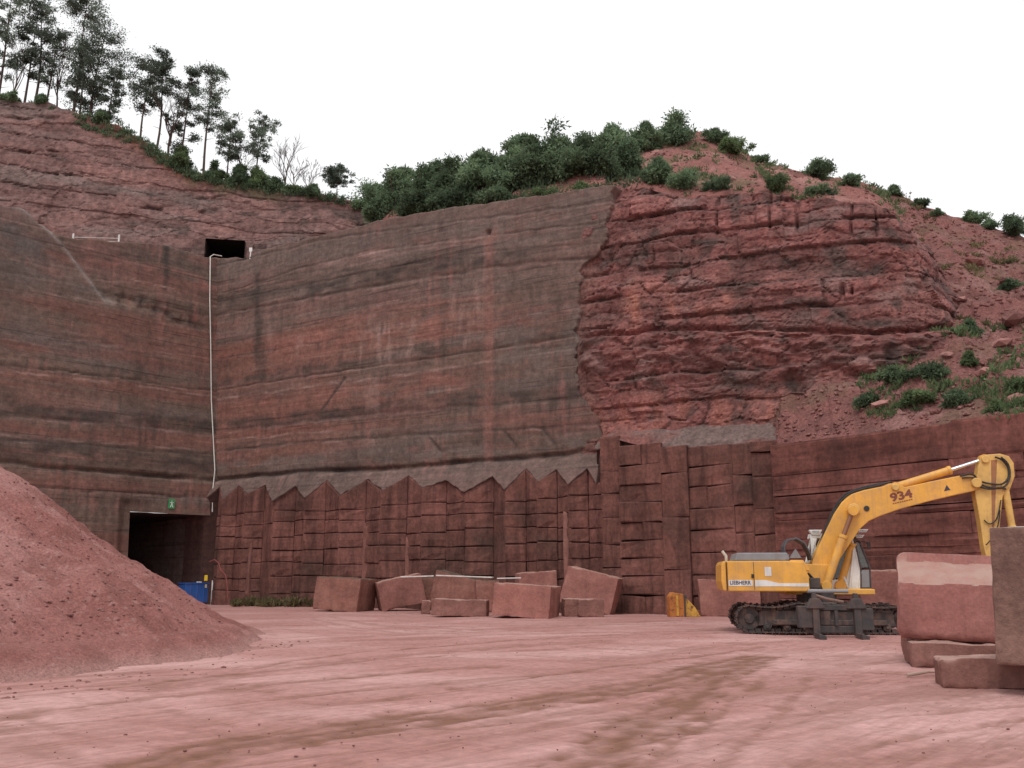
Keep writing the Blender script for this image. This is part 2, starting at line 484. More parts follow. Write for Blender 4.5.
def make_ground():
    xs = np.concatenate([[-900, -300, -120, -60, -40], np.arange(-30, 30.01, 0.11), [40, 60, 120, 300, 900]])
    ys = [-300, -100, -30, -8, 0, 3]
    y = 5.0
    while y < 66:
        ys.append(y)
        y += 0.045 + 0.0042 * y
    ys = np.array(ys + [80, 110, 180, 400, 1500])
    X, Y = np.meshgrid(xs, ys, indexing='ij')
    near = (np.abs(X) < 31) & (Y > 4) & (Y < 70)
    Z = np.where(near, ground_h(X, Y), 0.0)
    wet = np.zeros_like(X)
    sel = near & (Y < 62)
    xx, yy = X[sel], Y[sel]
    wob = 0.25 * fbm(xx * 0.6, yy * 0.6, 0.7, 3)
    wv, zv = np.zeros_like(xx), np.zeros_like(xx)
    n_edge = 0.3 * fbm(xx * 1.7, yy * 1.7, 4.4, 5, 0.6)
    n_core = 0.5 * fbm(xx * 2.2, yy * 2.2, 3.1, 4)
    for pts, hw, st in tracks:
        q = dense(pts, 30)
        d = seg_dist(xx + wob, yy + wob, q)
        for off in ((0.0, 1.9) if hw > 0.2 else (0.0,)):
            dd = np.abs(d - off) if off else d
            k = st * (1.0 if off == 0 else 0.28)
            core = 1 - sstep(hw * 0.55, hw * 1.0, dd + n_edge * min(1, hw / .35))
            core = core * (0.8 + n_core + 0.22 * np.cos(d * 2 * math.pi / 0.42)).clip(0, 1)
            wv = np.maximum(wv, core * k)
            zv = np.minimum(zv, -0.035 * k * core) + 0.02 * k * np.exp(-((dd - hw * 1.3) / 0.12) ** 2)
    # fine parallel wheel scratches that sweep across the yard
    dr = math.radians(50)
    al = xx * math.cos(dr) + yy * math.sin(dr)
    ac = -xx * math.sin(dr) + yy * math.cos(dr) + 0.012 * al ** 2 + 0.5 * fbm(xx * 0.12, yy * 0.12, 7.0, 2)
    st1 = fbm(al * 0.09, ac * 1.1, 8.8, 6, 0.62)
    st2 = fbm(al * 0.3, ac * 5.0, 2.8, 3)
    dr2 = math.radians(155)
    al2 = xx * math.cos(dr2) + yy * math.sin(dr2)
    ac2 = -xx * math.sin(dr2) + yy * math.cos(dr2) + 0.02 * al2 ** 2
    st3 = fbm(al2 * 0.12, ac2 * 1.6, 18.8, 5, 0.6)
    st1 = np.where(fbm(xx * 0.09, yy * 0.09, 55.0, 2) + 0.03 * xx > 0.12, st3, st1)
    scr = sstep(0.22, 0.55, st1 + 0.4 * st2)
    thin = sstep(0.3, 0.6, fbm(al * 0.15, ac * 9.0, 33.0, 3)) * sstep(-0.1, 0.3, fbm(xx * 0.2, yy * 0.2, 35.0, 2))
    scr = np.maximum(scr, 0.7 * thin)
    zv += -0.012 * scr + 0.006 * st2
    Z[sel] += zv
    wet[sel] = np.clip(np.maximum(wv, 0.45 * scr) + 0.15 * scr * wv, 0, 1)
    pal = fbm(X * 0.22, Y * 0.3, 5.0, 4)
    dry = np.array([0.40, 0.205, 0.187])
    pale = np.array([0.50, 0.29, 0.275])
    damp = np.array([0.2, 0.094, 0.064])
    k = sstep(-0.4, 0.6, pal)[..., None]
    c = dry * (1 - k) + pale * k
    w = (wet * (1.0 + 0.35 * fbm(X * 1.3, Y * 1.3, 2.0, 4)))[..., None].clip(0, 1)
    c = c * (1 - w) + damp * w
    far = sstep(30, 52, Y)[..., None]             # unswept ground by the wall foot is redder
    c = c * (1 - 0.45 * far) + np.array([0.36, 0.18, 0.16]) * 0.45 * far
    me = np_mesh('ground', np.stack([X, Y, Z], -1), grid_faces(len(xs), len(ys)), colors=c)
    return tag(link_mesh('ground', me, M['earth']), kind='structure')
make_ground()

# ------------------------------------------------------------------ rock pieces: each stone of a drilled or coursed face is a part of its wall
def piece(parent, A, B, zA, zB, thick, out, mat, rnd, gap=0.04, name='rock_block', hgap=0.012, bev=0.05):
    """A,B plan ends of the front face; zA,zB = (bottom, top) at each end; out = unit plan normal"""
    A, B = np.asarray(A, float), np.asarray(B, float)
    d = B - A
    L = np.linalg.norm(d)
    if L < 0.1: return None
    d = d / L
    g = min(hgap, L * 0.12)
    def pt(s, t, o):
        p = A + d * (g / 2 + s * (L - g)) + np.asarray(out) * o
        zb = zA[0] * (1 - s) + zB[0] * s + gap / 2
        zt = zA[1] * (1 - s) + zB[1] * s - gap / 2
        zt = max(zt, zb + 0.04)
        return (p[0], p[1], zb + t * (zt - zb))
    ring = [(0, 0), (.5, 0), (1, 0), (1, .5), (1, 1), (.5, 1), (0, 1), (0, .5)]
    V, Fq = [], []
    ins = 0.035
    for s, t in ring: V.append(pt(s, t, -thick))
    for s, t in ring: V.append(pt(s, t, -bev + rnd.uniform(-.4, .4) * bev))
    for s, t in ring:
        k = lambda q: min(max(q, ins + rnd.uniform(0, .05)), 1 - ins - rnd.uniform(0, .05))
        V.append(pt(k(s), k(t), rnd.uniform(-.03, .03)))
    V.append(pt(.5 + rnd.uniform(-.15, .15), .5, rnd.uniform(-.02, .06)))
    for r in (0, 8):
        for k in range(8): Fq.append((r + k, r + (k + 1) % 8, r + 8 + (k + 1) % 8, r + 8 + k))
    F4 = [(16, 17, 24, 23), (17, 18, 19, 24), (24, 19, 20, 21), (23, 24, 21, 22)]
    me = bpy.data.meshes.new(name)
    me.from_pydata(V, [], Fq + F4)
    me.update()
    bm = bmesh.new(); bm.from_mesh(me); bmesh.ops.recalc_face_normals(bm, faces=bm.faces)
    bm.to_mesh(me); bm.free()
    return link_mesh(name, me, mat, parent)

def mixc(c, col, f):
    f = np.asarray(f)[..., None].clip(0, 1)
    return c * (1 - f) + np.asarray(col) * f
DARK = (0.055, 0.043, 0.038)
GREY = (0.14, 0.105, 0.094)
PALE = (0.29, 0.185, 0.16)
PINK = (0.29, 0.125, 0.108)
BROWN = (0.15, 0.096, 0.076)

# ------------------------------------------------------------------ main face
G1 = [(213, 480), (300, 472), (400, 468), (470, 462), (540, 457), (610, 449)]
topA = [(205, 258), (248, 258), (262, 250), (300, 240), (345, 230), (385, 219), (450, 208), (520, 198), (580, 190), (612, 185), (640, 183)]
apex_px = [224, 243, 270, 301, 331, 371, 412, 451, 498, 530, 561, 592]
apex_u = [float(hit(p, 492, C0, dirA)[0]) for p in apex_px]
tip_u = [float(hit(213, 505, C0, dirA)[0])] + [(a + b) / 2 for a, b in zip(apex_u, apex_u[1:])] + [apex_u[-1] + 0.75]
knots = sorted([(u, 0.0) for u in apex_u] + [(u, 1.0) for u in tip_u])
kn_u, kn_v = np.array([k[0] for k in knots]), np.array([k[1] for k in knots])
def tri(u): return np.interp(u, kn_u, kn_v)
VAL, RID = 0.45, 0.98
U_END = tip_u[-1]
def make_main():
    u_hi = float(hit(622, 190, C0, dirA)[0])
    us = np.unique(np.concatenate([np.arange(-2.8, u_hi, 0.085), kn_u, [U_END, u_hi]]))
    zg = lz(G1, C0, dirA, us)
    zt = lz(topA, C0, dirA, us)
    zt = zt + 0.12 * fbm(us * 0.8, 3.0, 0, 3)
    _kr = random.Random(4)
    kz = np.array([(0.8 + _kr.uniform(-.3, .25)) if v_ == 0 else (1.65 + _kr.uniform(-.4, .3)) for v_ in kn_v])
    zb = zg - np.interp(us, kn_u, kz) + 0.07 * fbm(us * 2.0, 8.0, 0, 3)
    zb = np.where(us > U_END + .01, zg - 0.3, zb)
    nv = 235
    v = np.linspace(0, 1, nv)
    Uu = np.repeat(us[:, None], nv, 1)
    Z = zb[:, None] + (zt - zb)[:, None] * v[None]
    below = np.clip(zg[:, None] - Z, 0, None)
    off = 0.55 * below
    off += 0.05 * fbm(Uu * 0.35, Z * 0.35, 1.0, 3) + 0.02 * fbm(Uu * 1.5, Z * 4, 2.0, 3)
    off += 0.004 * (zt[:, None] - Z)                       # slight batter
    lines = [  # dark bedding joints: pixel line, depth, half height
        (G1, 0.3, 0.13),
        ([(213, 391), (300, 377), (400, 363), (487, 350), (579, 336), (620, 330)], 0.10, 0.055),
        ([(213, 432), (300, 422), (400, 411), (500, 404), (590, 396)], 0.03, 0.10),
        ([(213, 316), (300, 299), (400, 281), (487, 268), (600, 256)], 0.07, 0.10),
        ([(213, 303), (300, 286), (366, 272), (487, 251), (600, 243)], 0.04, 0.04),
        ([(235, 290), (300, 268), (366, 252), (487, 236), (600, 222)], 0.06, 0.06),
        ([(213, 346), (300, 327), (398, 307), (566, 284), (610, 279)], 0.03, 0.03),
        ([(213, 360), (300, 345), (400, 330), (566, 309)], 0.02, 0.05),
        ([(213, 452), (300, 442), (400, 436), (500, 430), (590, 424)], 0.05, 0.07),
        ([(330, 238), (450, 222), (600, 203)], 0.05, 0.07),
    ]
    col = np.ones(Z.shape + (3,)) * np.array(BROWN)
    zr = Z - (zg[:, None] - 8.0)                            # height in the dipping beds
    bandn = fbm(Uu * 0.06, zr * 1.1, 6.0, 4, 0.6)
    col = mixc(col, RED, sstep(-0.15, 0.45, bandn) * 0.85)
    col = mixc(col, GREY, sstep(0.0, 0.6, fbm(Uu * 0.08, zr * 0.7, 12.0, 4)) * 0.75)
    # middle storey redder, top storey greyer, as in the beds
    zmid = lz(lines[1][0], C0, dirA, us)[:, None]
    zup = lz(lines[6][0], C0, dirA, us)[:, None]
    col = mixc(col, (0.215, 0.088, 0.068), 0.55 * sstep(-0.3, 0.3, zup - Z) * sstep(-0.3, 0.3, Z - zg[:, None] - .6) * sstep(8, 2, Uu - 5) )
    col = mixc(col, (0.17, 0.115, 0.1), 0.5 * sstep(-0.3, 0.6, Z - zup))
    col = mixc(col, (0.142, 0.094, 0.084), 0.75 * sstep(-0.05, 0.25, below))
    # run-off streaks
    stv = fbm(Uu * 1.3, zr * 0.07, 3.0, 4, 0.6)
    col = mixc(col, DARK, 0.38 * sstep(0.1, 0.6, stv) * sstep(-0.4, 0.5, fbm(Uu * 0.2, zr * 0.3, 9.0, 3)))
    stp = fbm(Uu * 1.1, zr * 0.09, 23.0, 4, 0.55)
    patch = sstep(0.05, 0.5, fbm(Uu * 0.22, zr * 0.22, 31.0, 3))
    col = mixc(col, PALE, 0.55 * sstep(0.25, 0.7, stp) * patch)
    for k, (pts, dep, hh) in enumerate(lines):
        zl = lz(pts, C0, dirA, us)[:, None] + 0.10 * fbm(us * 0.5, k * 3.0, 1.0, 3)[:, None]
        dz = (Z - zl) / hh
        am = 0.65 + 0.5 * fbm(us * 0.35, k * 7.0, 2.0, 3)[:, None]
        am = np.clip(am, 0.15, 1.3)
        off -= dep * am * np.exp(-dz ** 4)
        off += dep * 0.22 * am * sstep(1.0, 1.6, -dz) * np.exp(-((-dz - 1.2) / 2.0) ** 2)
        col = mixc(col, DARK, np.clip(am, 0, 1) * 0.85 * np.exp(-(dz / 1.15) ** 2))
        # seepage stains above the joint, paler lime line beneath it
        col = mixc(col, DARK, 0.5 * am * np.exp(-np.clip(dz, 0, None) / 4.0) * (dz > 0) * sstep(-0.1, 0.5, fbm(Uu * 0.5, k * 5.0, zr * 0.5, 3)))
        col = mixc(col, PALE, 0.7 * am * np.exp(-((dz + 2.0) / 0.8) ** 2) * sstep(-0.2, 0.4, fbm(us * 0.6, k * 11.0, 4.0, 3)[:, None]))
    rb = np.random.default_rng(17)
    for k in range(26):                                     # thin beds
        f = rb.uniform(0.02, 0.98)
        zl = zg[:, None] + 0.4 + f * (zt - zg - 0.6)[:, None] + 0.25 * fbm(us * 0.12, k * 2.3, 7.0, 3)[:, None] + rb.uniform(-.03, .03) * Uu * 0.6
        am = sstep(-0.15, 0.35, fbm(us * 0.12, k * 3.7, 12.0, 3)[:, None])
        dz = (Z - zl) / rb.uniform(0.03, 0.06)
        off -= 0.02 * am * np.exp(-dz ** 2)
        col = mixc(col, DARK if rb.random() < .6 else PALE, 0.55 * am * np.exp(-dz ** 2))
        wd = rb.uniform(.2, .6)
        col = mixc(col, [DARK, GREY, RED, PINK][k % 4], 0.3 * am * np.exp(-(np.abs(Z - zl - wd) / wd) ** 3))
    # scraped pale-red strip with a bolt hole at its head
    px0, _, _ = project(np.stack([C0[0] + dirA[0] * Uu, C0[1] + dirA[1] * Uu, Z], -1))
    _, py0, _ = project(np.stack([C0[0] + dirA[0] * Uu, C0[1] + dirA[1] * Uu, Z], -1))
    hs = fbm(Uu * 2.6, zr * 0.14, 97.0, 4, 0.6) * sstep(-.1, .5, fbm(Uu * .25, zr * .4, 98., 3))
    col = mixc(col, DARK, 0.4 * sstep(0.15, 0.5, hs)); col = mixc(col, PINK, 0.35 * sstep(0.15, 0.5, -hs))
    for k, (pts, hw, colr, st) in enumerate((
            ([(213, 424), (300, 416), (400, 405), (590, 392)], .42, DARK, .55), ([(300, 292), (400, 272), (487, 259), (540, 254)], .4, DARK, .6),
            ([(213, 300), (300, 283), (420, 262)], .35, DARK, .4), ([(213, 468), (300, 460), (400, 457), (600, 440)], .35, GREY, .6),
            ([(213, 384), (300, 370), (400, 356), (600, 329)], .25, DARK, .45), ([(330, 262), (420, 246), (487, 240)], .3, PALE, .5),
            ([(500, 345), (600, 332)], 2.2, GREY, .5), ([(213, 272), (300, 256), (420, 236), (600, 210)], 1.0, GREY, .45),
            ([(260, 352), (400, 330), (470, 322)], 1.1, (0.24, 0.105, 0.082), .5), ([(225, 410), (330, 396), (460, 384)], .8, (0.23, 0.1, 0.08), .5),
            ([(213, 400), (300, 388), (400, 375), (487, 362)], .07, PALE, .7), ([(213, 443), (300, 433), (350, 430)], .05, PALE, .8))):
        zl = lz(pts, C0, dirA, us)[:, None] + 0.12 * fbm(us * 0.4, k * 4.1, 81.0, 3)[:, None]
        px_a, px_b = pts[0][0], pts[-1][0]
        env = sstep(px_a - 25, px_a + 10, px0) * sstep(px_b + 25, px_b - 10, px0)
        brk = sstep(-0.5, 0.3, fbm(Uu * 0.5, zr * 1.2, 90.0 + k, 4))
        col = mixc(col, colr, min(.95, st * 1.4) * env * brk * np.exp(-np.abs((Z - zl) / hw) ** 3))
    strip = np.exp(-((px0 - 489 + 1.5 * fbm(Z * 0.6, 1.0, 0, 2)) / 5.0) ** 4) * sstep(228, 240, py0) * sstep(470, 455, py0)
    col = mixc(col, (0.27, 0.12, 0.1), 0.5 * strip * (0.75 + 0.4 * fbm(Uu, Z * 0.5, 1.0, 3)))
    off -= 0.05 * strip
    for cx, y0, y1, hw, st in ((258, 262, 388, 3.0, 0.75), (262, 330, 395, 5.0, 0.45), (343, 262, 320, 4, 0.4), (420, 350, 420, 3, 0.3), (560, 290, 330, 4, .4), (232, 270, 340, 4, .3)):
        stn = np.exp(-((px0 - cx + 2 * fbm(Z * 0.5, cx, 0, 2)) / hw) ** 2) * sstep(y0, y0 + 15, py0) * sstep(y1, y1 - 40, py0)
        col = mixc(col, DARK, st * stn)
    for cx, cy, hw, hh, st in ((384, 340, 9, 26, .75), (375, 335, 22, 20, .3), (410, 335, 6, 25, .45), (300, 352, 7, 18, .35), (464, 330, 7, 30, .4), (372, 395, 9, 18, .4), (455, 300, 12, 16, .3)):
        stn = np.exp(-((px0 - cx) / hw) ** 4 - ((py0 - cy) / hh) ** 4) * sstep(-0.25, 0.35, fbm(Uu * 1.6, Z * 0.5, cx, 4))
        col = mixc(col, PALE, st * stn)
    # two thin inclined cracks low on the face
    for pa, pb in (((345, 378), (322, 410)), ((430, 438), (442, 452)), ((505, 432), (517, 446)), ((543, 430), (556, 444))):
        dd = seg_dist(px0, py0, [pa, pb])
        off -= 0.06 * np.exp(-(dd / 1.2) ** 2)
        col = mixc(col, DARK, 0.8 * np.exp(-(dd / 1.3) ** 2))
    hole = np.exp(-((px0 - 488) / 2.2) ** 4 - ((py0 - 232) / 2.5) ** 4)
    off -= 0.3 * hole
    # the sawn face is broken away towards the right: rubbly rock shows behind its edge
    bx = np.interp(py0, [180, 200, 240, 256, 264, 300, 340, 390, 405, 425, 445, 470, 520], [614, 612, 606, 600, 581, 580, 577, 580, 590, 601, 604, 640, 640]) + 5.0 * fbm(Z * 1.1, Uu * .3, 4.0, 4)
    gone = sstep(-0.6, 1.2, px0 - bx)
    off -= 1.6 * gone
    col = mixc(col, (0.17, 0.065, 0.056), 0.8 * gone)
    # bottom: return under the sloping ledge and backing behind the blocks
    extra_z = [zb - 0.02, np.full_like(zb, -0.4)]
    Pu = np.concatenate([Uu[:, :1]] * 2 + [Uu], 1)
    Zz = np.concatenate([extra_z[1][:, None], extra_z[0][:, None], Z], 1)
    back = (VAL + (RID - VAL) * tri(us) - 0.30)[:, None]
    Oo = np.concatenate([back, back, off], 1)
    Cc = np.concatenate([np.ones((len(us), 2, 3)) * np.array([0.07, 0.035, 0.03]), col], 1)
    # top: lip going back
    Pu = np.concatenate([Pu, Uu[:, -1:]], 1)
    Zz = np.concatenate([Zz, zt[:, None] - 0.1], 1)
    Oo = np.concatenate([Oo, np.full((len(us), 1), -5.0)], 1)
    Cc = np.concatenate([Cc, Cc[:, -1:]], 1)
    X = C0[0] + dirA[0] * Pu + nA[0] * Oo
    Y = C0[1] + dirA[1] * Pu + nA[1] * Oo
    P = np.stack([X, Y, Zz], -1)
    me = np_mesh('quarry_wall', P, grid_faces(P.shape[0], P.shape[1], flip=False), colors=Cc)
    o = tag(link_mesh('quarry_wall', me, M['wall']), kind='structure')
    # drilled stones: courses on both flanks of every drilled bay
    rnd = random.Random(11)
    base_courses = [0.0, 0.85, 1.75, 2.6, 3.45, 4.3, 5.1, 5.8]
    for (ua, va), (ub, vb) in zip(knots, knots[1:]):
        if ub < 0.3: continue
        pa = C0 + dirA * ua + nA * (VAL + (RID - VAL) * va)
        pb = C0 + dirA * ub + nA * (VAL + (RID - VAL) * vb)
        d = (pb - pa) / np.linalg.norm(pb - pa)
        out = np.array([d[1], -d[0]])
        if out[1] > 0: out = -out
        zta = float(np.interp(ua, us, zb)) - 0.02
        ztb = float(np.interp(ub, us, zb)) - 0.02
        lo = min(zta, ztb)
        cs = [0.0] + [c + 0.1 * math.sin(ua * .55 + c * 2) + rnd.uniform(-.03, .03) for c in base_courses[1:] if c + 0.35 < lo]
        if ua > 3 and rnd.random() < 0.12:                       # a bay left as one tall smooth pillar
            cs = [cs[0]] + cs[3::3]
        for z0, z1 in zip(cs, cs[1:]):
            sk = rnd.uniform(-.05, .05)
            dep = rnd.choice([0, 0, 0, 0, -.03, .02])
            sk *= .4
            gp = [.03, .06, .035, .05, .07, .03, .05, .04][min(range(8), key=lambda q: abs(base_courses[q] - z0))]
            piece(o, pa + out * dep, pb + out * dep, (z0 - (0.1 if z0 == 0 else 0), z1 + sk), (z0 - (0.1 if z0 == 0 else 0), z1 - sk), 0.28, out, M['block'], rnd, gp, bev=.02)
        piece(o, pa, pb, (cs[-1], zta), (cs[-1], ztb), 0.28, out, M['block'], rnd, .03, bev=.025)
    # pale half-barrels of old drill holes down some bays
    for kx, px in enumerate((371, 413, 259, 575)):
        u_ = float(hit(px, 540, C0, dirA)[0])
        q = C0 + dirA * u_ + nA * (VAL + (RID - VAL) * float(tri(u_)) + .02)
        z_a, z_b = rnd.uniform(.2, 1.6), rnd.uniform(3.6, 5.2)
        w_ = rnd.uniform(.12, .26)
        piece(o, q - dirA * w_, q + dirA * w_, (z_a, z_b), (z_a + .1, z_b - .2), 0.15, nA, M['rib'], rnd, .01, 'rock_rib', bev=.05)
    return o
main_wall = make_main()

# ------------------------------------------------------------------ left face with the tunnel mouth
U_T0, U_T1 = 0.30, float(hit(130, 550, C0, dirL)[0])
Z_T = float(hit(171, 513, C0, dirL)[1])
topL = [(-160, 175), (-60, 195), (0, 207), (24, 211), (34, 224), (60, 236), (110, 241), (160, 244), (205, 257), (216, 258)]
BAT = 0.095                              # the left face leans back
def hitL(px, py):
    px, py = np.asarray(px, float), np.asarray(py, float)
    z = np.zeros(np.broadcast(px, py).shape)
    for _ in range(5):
        ox, oy = C0[0] - nL[0] * BAT * z, C0[1] - nL[1] * BAT * z
        rx = rx_of(px, py)
        u = (rx * oy - ox) / (dirL[0] - rx * dirL[1])
        z = np.clip(CAM_H + rz_of(py) * (oy + u * dirL[1]), 0, None)
    return u, z
def lzL(pts, uu):
    p = np.array(pts, float)
    u, z = hitL(p[:, 0], p[:, 1])
    o = np.argsort(u)
    return np.interp(uu, u[o], z[o])
def make_left():
    umax, unear = float(hit(-430, 400, C0, dirL)[0]), float(hit(-25, 400, C0, dirL)[0])
    us = np.unique(np.concatenate([np.arange(0, unear, 0.1), np.arange(unear, umax, 0.35), [U_T0, U_T1, umax]]))
    z1 = np.unique(np.concatenate([np.linspace(-0.4, Z_T, 50)]))
    zt = lzL(topL, us) + 0.12 * fbm(us * 0.9, 2.0, 0, 3)
    nv2 = 170
    v = np.linspace(0, 1, nv2)[1:]
    Z = np.concatenate([np.repeat(z1[None], len(us), 0), Z_T + (zt[:, None] - Z_T) * v[None]], 1)
    Uu = np.repeat(us[:, None], Z.shape[1], 1)
    bz = BAT * np.clip(Z, 0, None)
    base = np.stack([C0[0] + dirL[0] * Uu - nL[0] * bz, C0[1] + dirL[1] * Uu - nL[1] * bz, Z], -1)
    px0, py0, _ = project(base)
    G = [(-160, 446), (0, 463), (100, 472), (213, 480)]
    lines = [
        (G, 0.3, 0.13),
        ([(-160, 350), (0, 366), (100, 376), (213, 391)], 0.08, 0.05),
        ([(-160, 398), (0, 415), (100, 423), (213, 432)], 0.03, 0.1),
        ([(-160, 425), (0, 440), (100, 447), (213, 455)], 0.06, 0.07),
        ([(-160, 320), (0, 338), (100, 345), (213, 356)], 0.03, 0.06),
        ([(-160, 250), (0, 272), (60, 282), (213, 316)], 0.03, 0.06),
        ([(-160, 480), (0, 486), (60, 489), (130, 493), (213, 498)], 0.10, 0.06),
        ([(60, 520), (130, 525)], 0.08, 0.05),
    ]
    off = 0.05 * fbm(Uu * 0.35, Z * 0.35, 21.0, 3) + 0.02 * fbm(Uu * 1.5, Z * 4, 22.0, 3)
    col = np.ones(Z.shape + (3,)) * np.array(BROWN)
    zg = lzL(G, us)
    zr = Z - (zg[:, None] - 8.0)
    col = mixc(col, RED, sstep(-0.25, 0.45, fbm(Uu * 0.05, zr * 0.9, 46.0, 4, 0.6)) * 0.8)
    col = mixc(col, GREY, sstep(0.0, 0.6, fbm(Uu * 0.08, zr * 0.6, 52.0, 4)) * 0.7)
    stv = fbm(Uu * 1.1, zr * 0.06, 63.0, 4, 0.6)
    col = mixc(col, DARK, 0.36 * sstep(0.05, 0.6, stv) * sstep(-0.4, 0.5, fbm(Uu * 0.15, zr * 0.3, 69.0, 3)))
    col = mixc(col, PINK, 0.35 * sstep(0.3, 0.7, fbm(Uu * 0.9, zr * 0.08, 73.0, 4)))
    # sawn face at the far left stands proud; its rim runs down in a curve to a broken ledge
    obl = [(10, 202), (36, 220), (62, 246), (84, 275), (103, 300), (150, 312), (212, 338)]
    ox = np.array([p[0] for p in obl], float); oy = np.array([p[1] for p in obl], float)
    ylim = np.interp(px0, ox, oy, left=150)
    dd = py0 - ylim                                          # >0 below the rim: sawn face
    inside = sstep(-2.0, 1.5, dd)
    fade = sstep(165, 105, px0)
    off += 0.35 * inside * fade
    rim = np.exp(-((dd - 1.0) / 4.0) ** 2) * (px0 > 10) * sstep(120, 95, px0)
    col = mixc(col, (0.33, 0.28, 0.26), 0.85 * rim)
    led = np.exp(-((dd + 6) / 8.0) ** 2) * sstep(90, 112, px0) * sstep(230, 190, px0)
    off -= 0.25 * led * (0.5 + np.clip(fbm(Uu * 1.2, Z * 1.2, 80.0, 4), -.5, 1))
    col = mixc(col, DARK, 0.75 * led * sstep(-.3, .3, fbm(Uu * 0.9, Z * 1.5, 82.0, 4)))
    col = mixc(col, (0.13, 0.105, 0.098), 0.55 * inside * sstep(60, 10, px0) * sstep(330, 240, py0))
    for k, (pts, dep, hh) in enumerate(lines):
        zl = lzL(pts, us)[:, None] + 0.10 * fbm(us * 0.5, k * 3.0, 41.0, 3)[:, None]
        dz = (Z - zl) / hh
        am = np.clip(0.65 + 0.5 * fbm(us * 0.35, k * 7.0, 42.0, 3)[:, None], 0.15, 1.3)
        off -= dep * am * np.exp(-dz ** 4)
        col = mixc(col, DARK, np.clip(am, 0, 1) * 0.85 * np.exp(-(dz / 1.15) ** 2))
        col = mixc(col, DARK, 0.5 * am * np.exp(-np.clip(dz, 0, None) / 4.0) * (dz > 0) * sstep(-0.1, 0.5, fbm(Uu * 0.5, k * 5.0, zr * 0.5 + 9, 3)))
        col = mixc(col, PALE, 0.7 * am * np.exp(-((dz + 2.0) / 0.8) ** 2) * sstep(-0.2, 0.4, fbm(us * 0.6, k * 11.0, 44.0, 3)[:, None]))
    rb = np.random.default_rng(29)
    for k in range(24):
        f = rb.uniform(0.02, 0.98)
        zl = zg[:, None] + 0.4 + f * (zt - zg - 0.6)[:, None] + 0.25 * fbm(us * 0.12, k * 2.3, 47.0, 3)[:, None] + rb.uniform(-.03, .03) * Uu * 0.6
        am = sstep(-0.15, 0.35, fbm(us * 0.12, k * 3.7, 52.0, 3)[:, None])
        dz = (Z - zl) / rb.uniform(0.03, 0.06)
        off -= 0.02 * am * np.exp(-dz ** 2)
        col = mixc(col, DARK if rb.random() < .6 else PALE, 0.55 * am * np.exp(-dz ** 2))
        wd = rb.uniform(.2, .6)
        col = mixc(col, [DARK, GREY, RED, PINK][k % 4], 0.3 * am * np.exp(-(np.abs(Z - zl - wd) / wd) ** 3))
    for cx, y0, y1, hw, st in ((166, 238, 310, 3.5, 0.9), (150, 238, 275, 18, 0.6), (40, 350, 385, 3, .7), (180, 243, 290, 4, .4)):
        stn = np.exp(-((px0 - cx + 2 * fbm(Z * 0.5, cx, 0, 2)) / hw) ** 2) * sstep(y0, y0 + 8, py0) * sstep(y1, y1 - 40, py0)
        col = mixc(col, DARK, st * stn)
    hs = fbm(Uu * 2.6, zr * 0.14, 197.0, 4, 0.6) * sstep(-.1, .5, fbm(Uu * .25, zr * .4, 198., 3))
    col = mixc(col, DARK, 0.4 * sstep(0.15, 0.5, hs)); col = mixc(col, PINK, 0.35 * sstep(0.15, 0.5, -hs))
    for k, (pts, hw, colr, st) in enumerate((
            ([(0, 408), (100, 417), (213, 425)], .4, DARK, .55), ([(0, 448), (100, 456), (213, 466)], .6, DARK, .5),
            ([(0, 270), (60, 282), (103, 300)], .9, GREY, .5), ([(0, 235), (40, 250)], 1.2, (0.11, 0.092, 0.085), .6),
            ([(110, 262), (213, 285)], .5, PINK, .45), ([(90, 330), (213, 350)], 1.5, (0.19, 0.09, 0.072), .5),
            ([(0, 330), (60, 338)], 1.4, GREY, .45), ([(0, 372), (100, 382), (213, 397)], .06, PALE, .8), ([(110, 274), (213, 300)], .05, PALE, .7), ([(0, 436), (100, 443), (213, 451)], .05, PALE, .5))):
        zl = lzL(pts, us)[:, None] + 0.12 * fbm(us * 0.4, k * 4.1, 81.0, 3)[:, None]
        px_a, px_b = pts[0][0], pts[-1][0]
        env = sstep(px_a - 25, px_a + 10, px0) * sstep(px_b + 25, px_b - 10, px0)
        brk = sstep(-0.5, 0.3, fbm(Uu * 0.5, zr * 1.2, 190.0 + k, 4))
        col = mixc(col, colr, min(.95, st * 1.4) * env * brk * np.exp(-np.abs((Z - zl) / hw) ** 3))
    # drill marks low down
    low = sstep(488, 495, py0)
    off -= 0.03 * low * np.abs(np.sin(Uu * 6.0)) ** 6
    # lip at the top
    Pu = np.concatenate([Uu, Uu[:, -1:]], 1)
    Zz = np.concatenate([Z, zt[:, None] - 0.1], 1)
    off[:, 0:0] = 0
    mouth = sstep(0.9, 0.3, np.maximum(np.maximum(U_T0 - Uu, Uu - U_T1), Z - Z_T))
    off = off * (1 - mouth)
    near_corner = (us < 0.4)
    off[near_corner] *= (us[near_corner] / 0.4)[:, None]
    off = off - BAT * np.clip(Z, 0, None)
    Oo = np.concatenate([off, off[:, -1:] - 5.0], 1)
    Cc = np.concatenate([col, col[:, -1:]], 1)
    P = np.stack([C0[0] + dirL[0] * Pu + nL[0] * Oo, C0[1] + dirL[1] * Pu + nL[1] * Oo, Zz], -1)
    uc = (us[:-1] + us[1:]) / 2
    m = np.zeros((len(us) - 1, Zz.shape[1] - 1), bool)
    m[np.ix_((uc > U_T0) & (uc < U_T1), np.arange(Zz.shape[1] - 1) < len(z1) - 1)] = True
    me = np_mesh('quarry_wall', P, grid_faces(P.shape[0], P.shape[1], m, flip=True), colors=Cc)
    o = tag(link_mesh('quarry_wall', me, M['wall']), kind='structure')
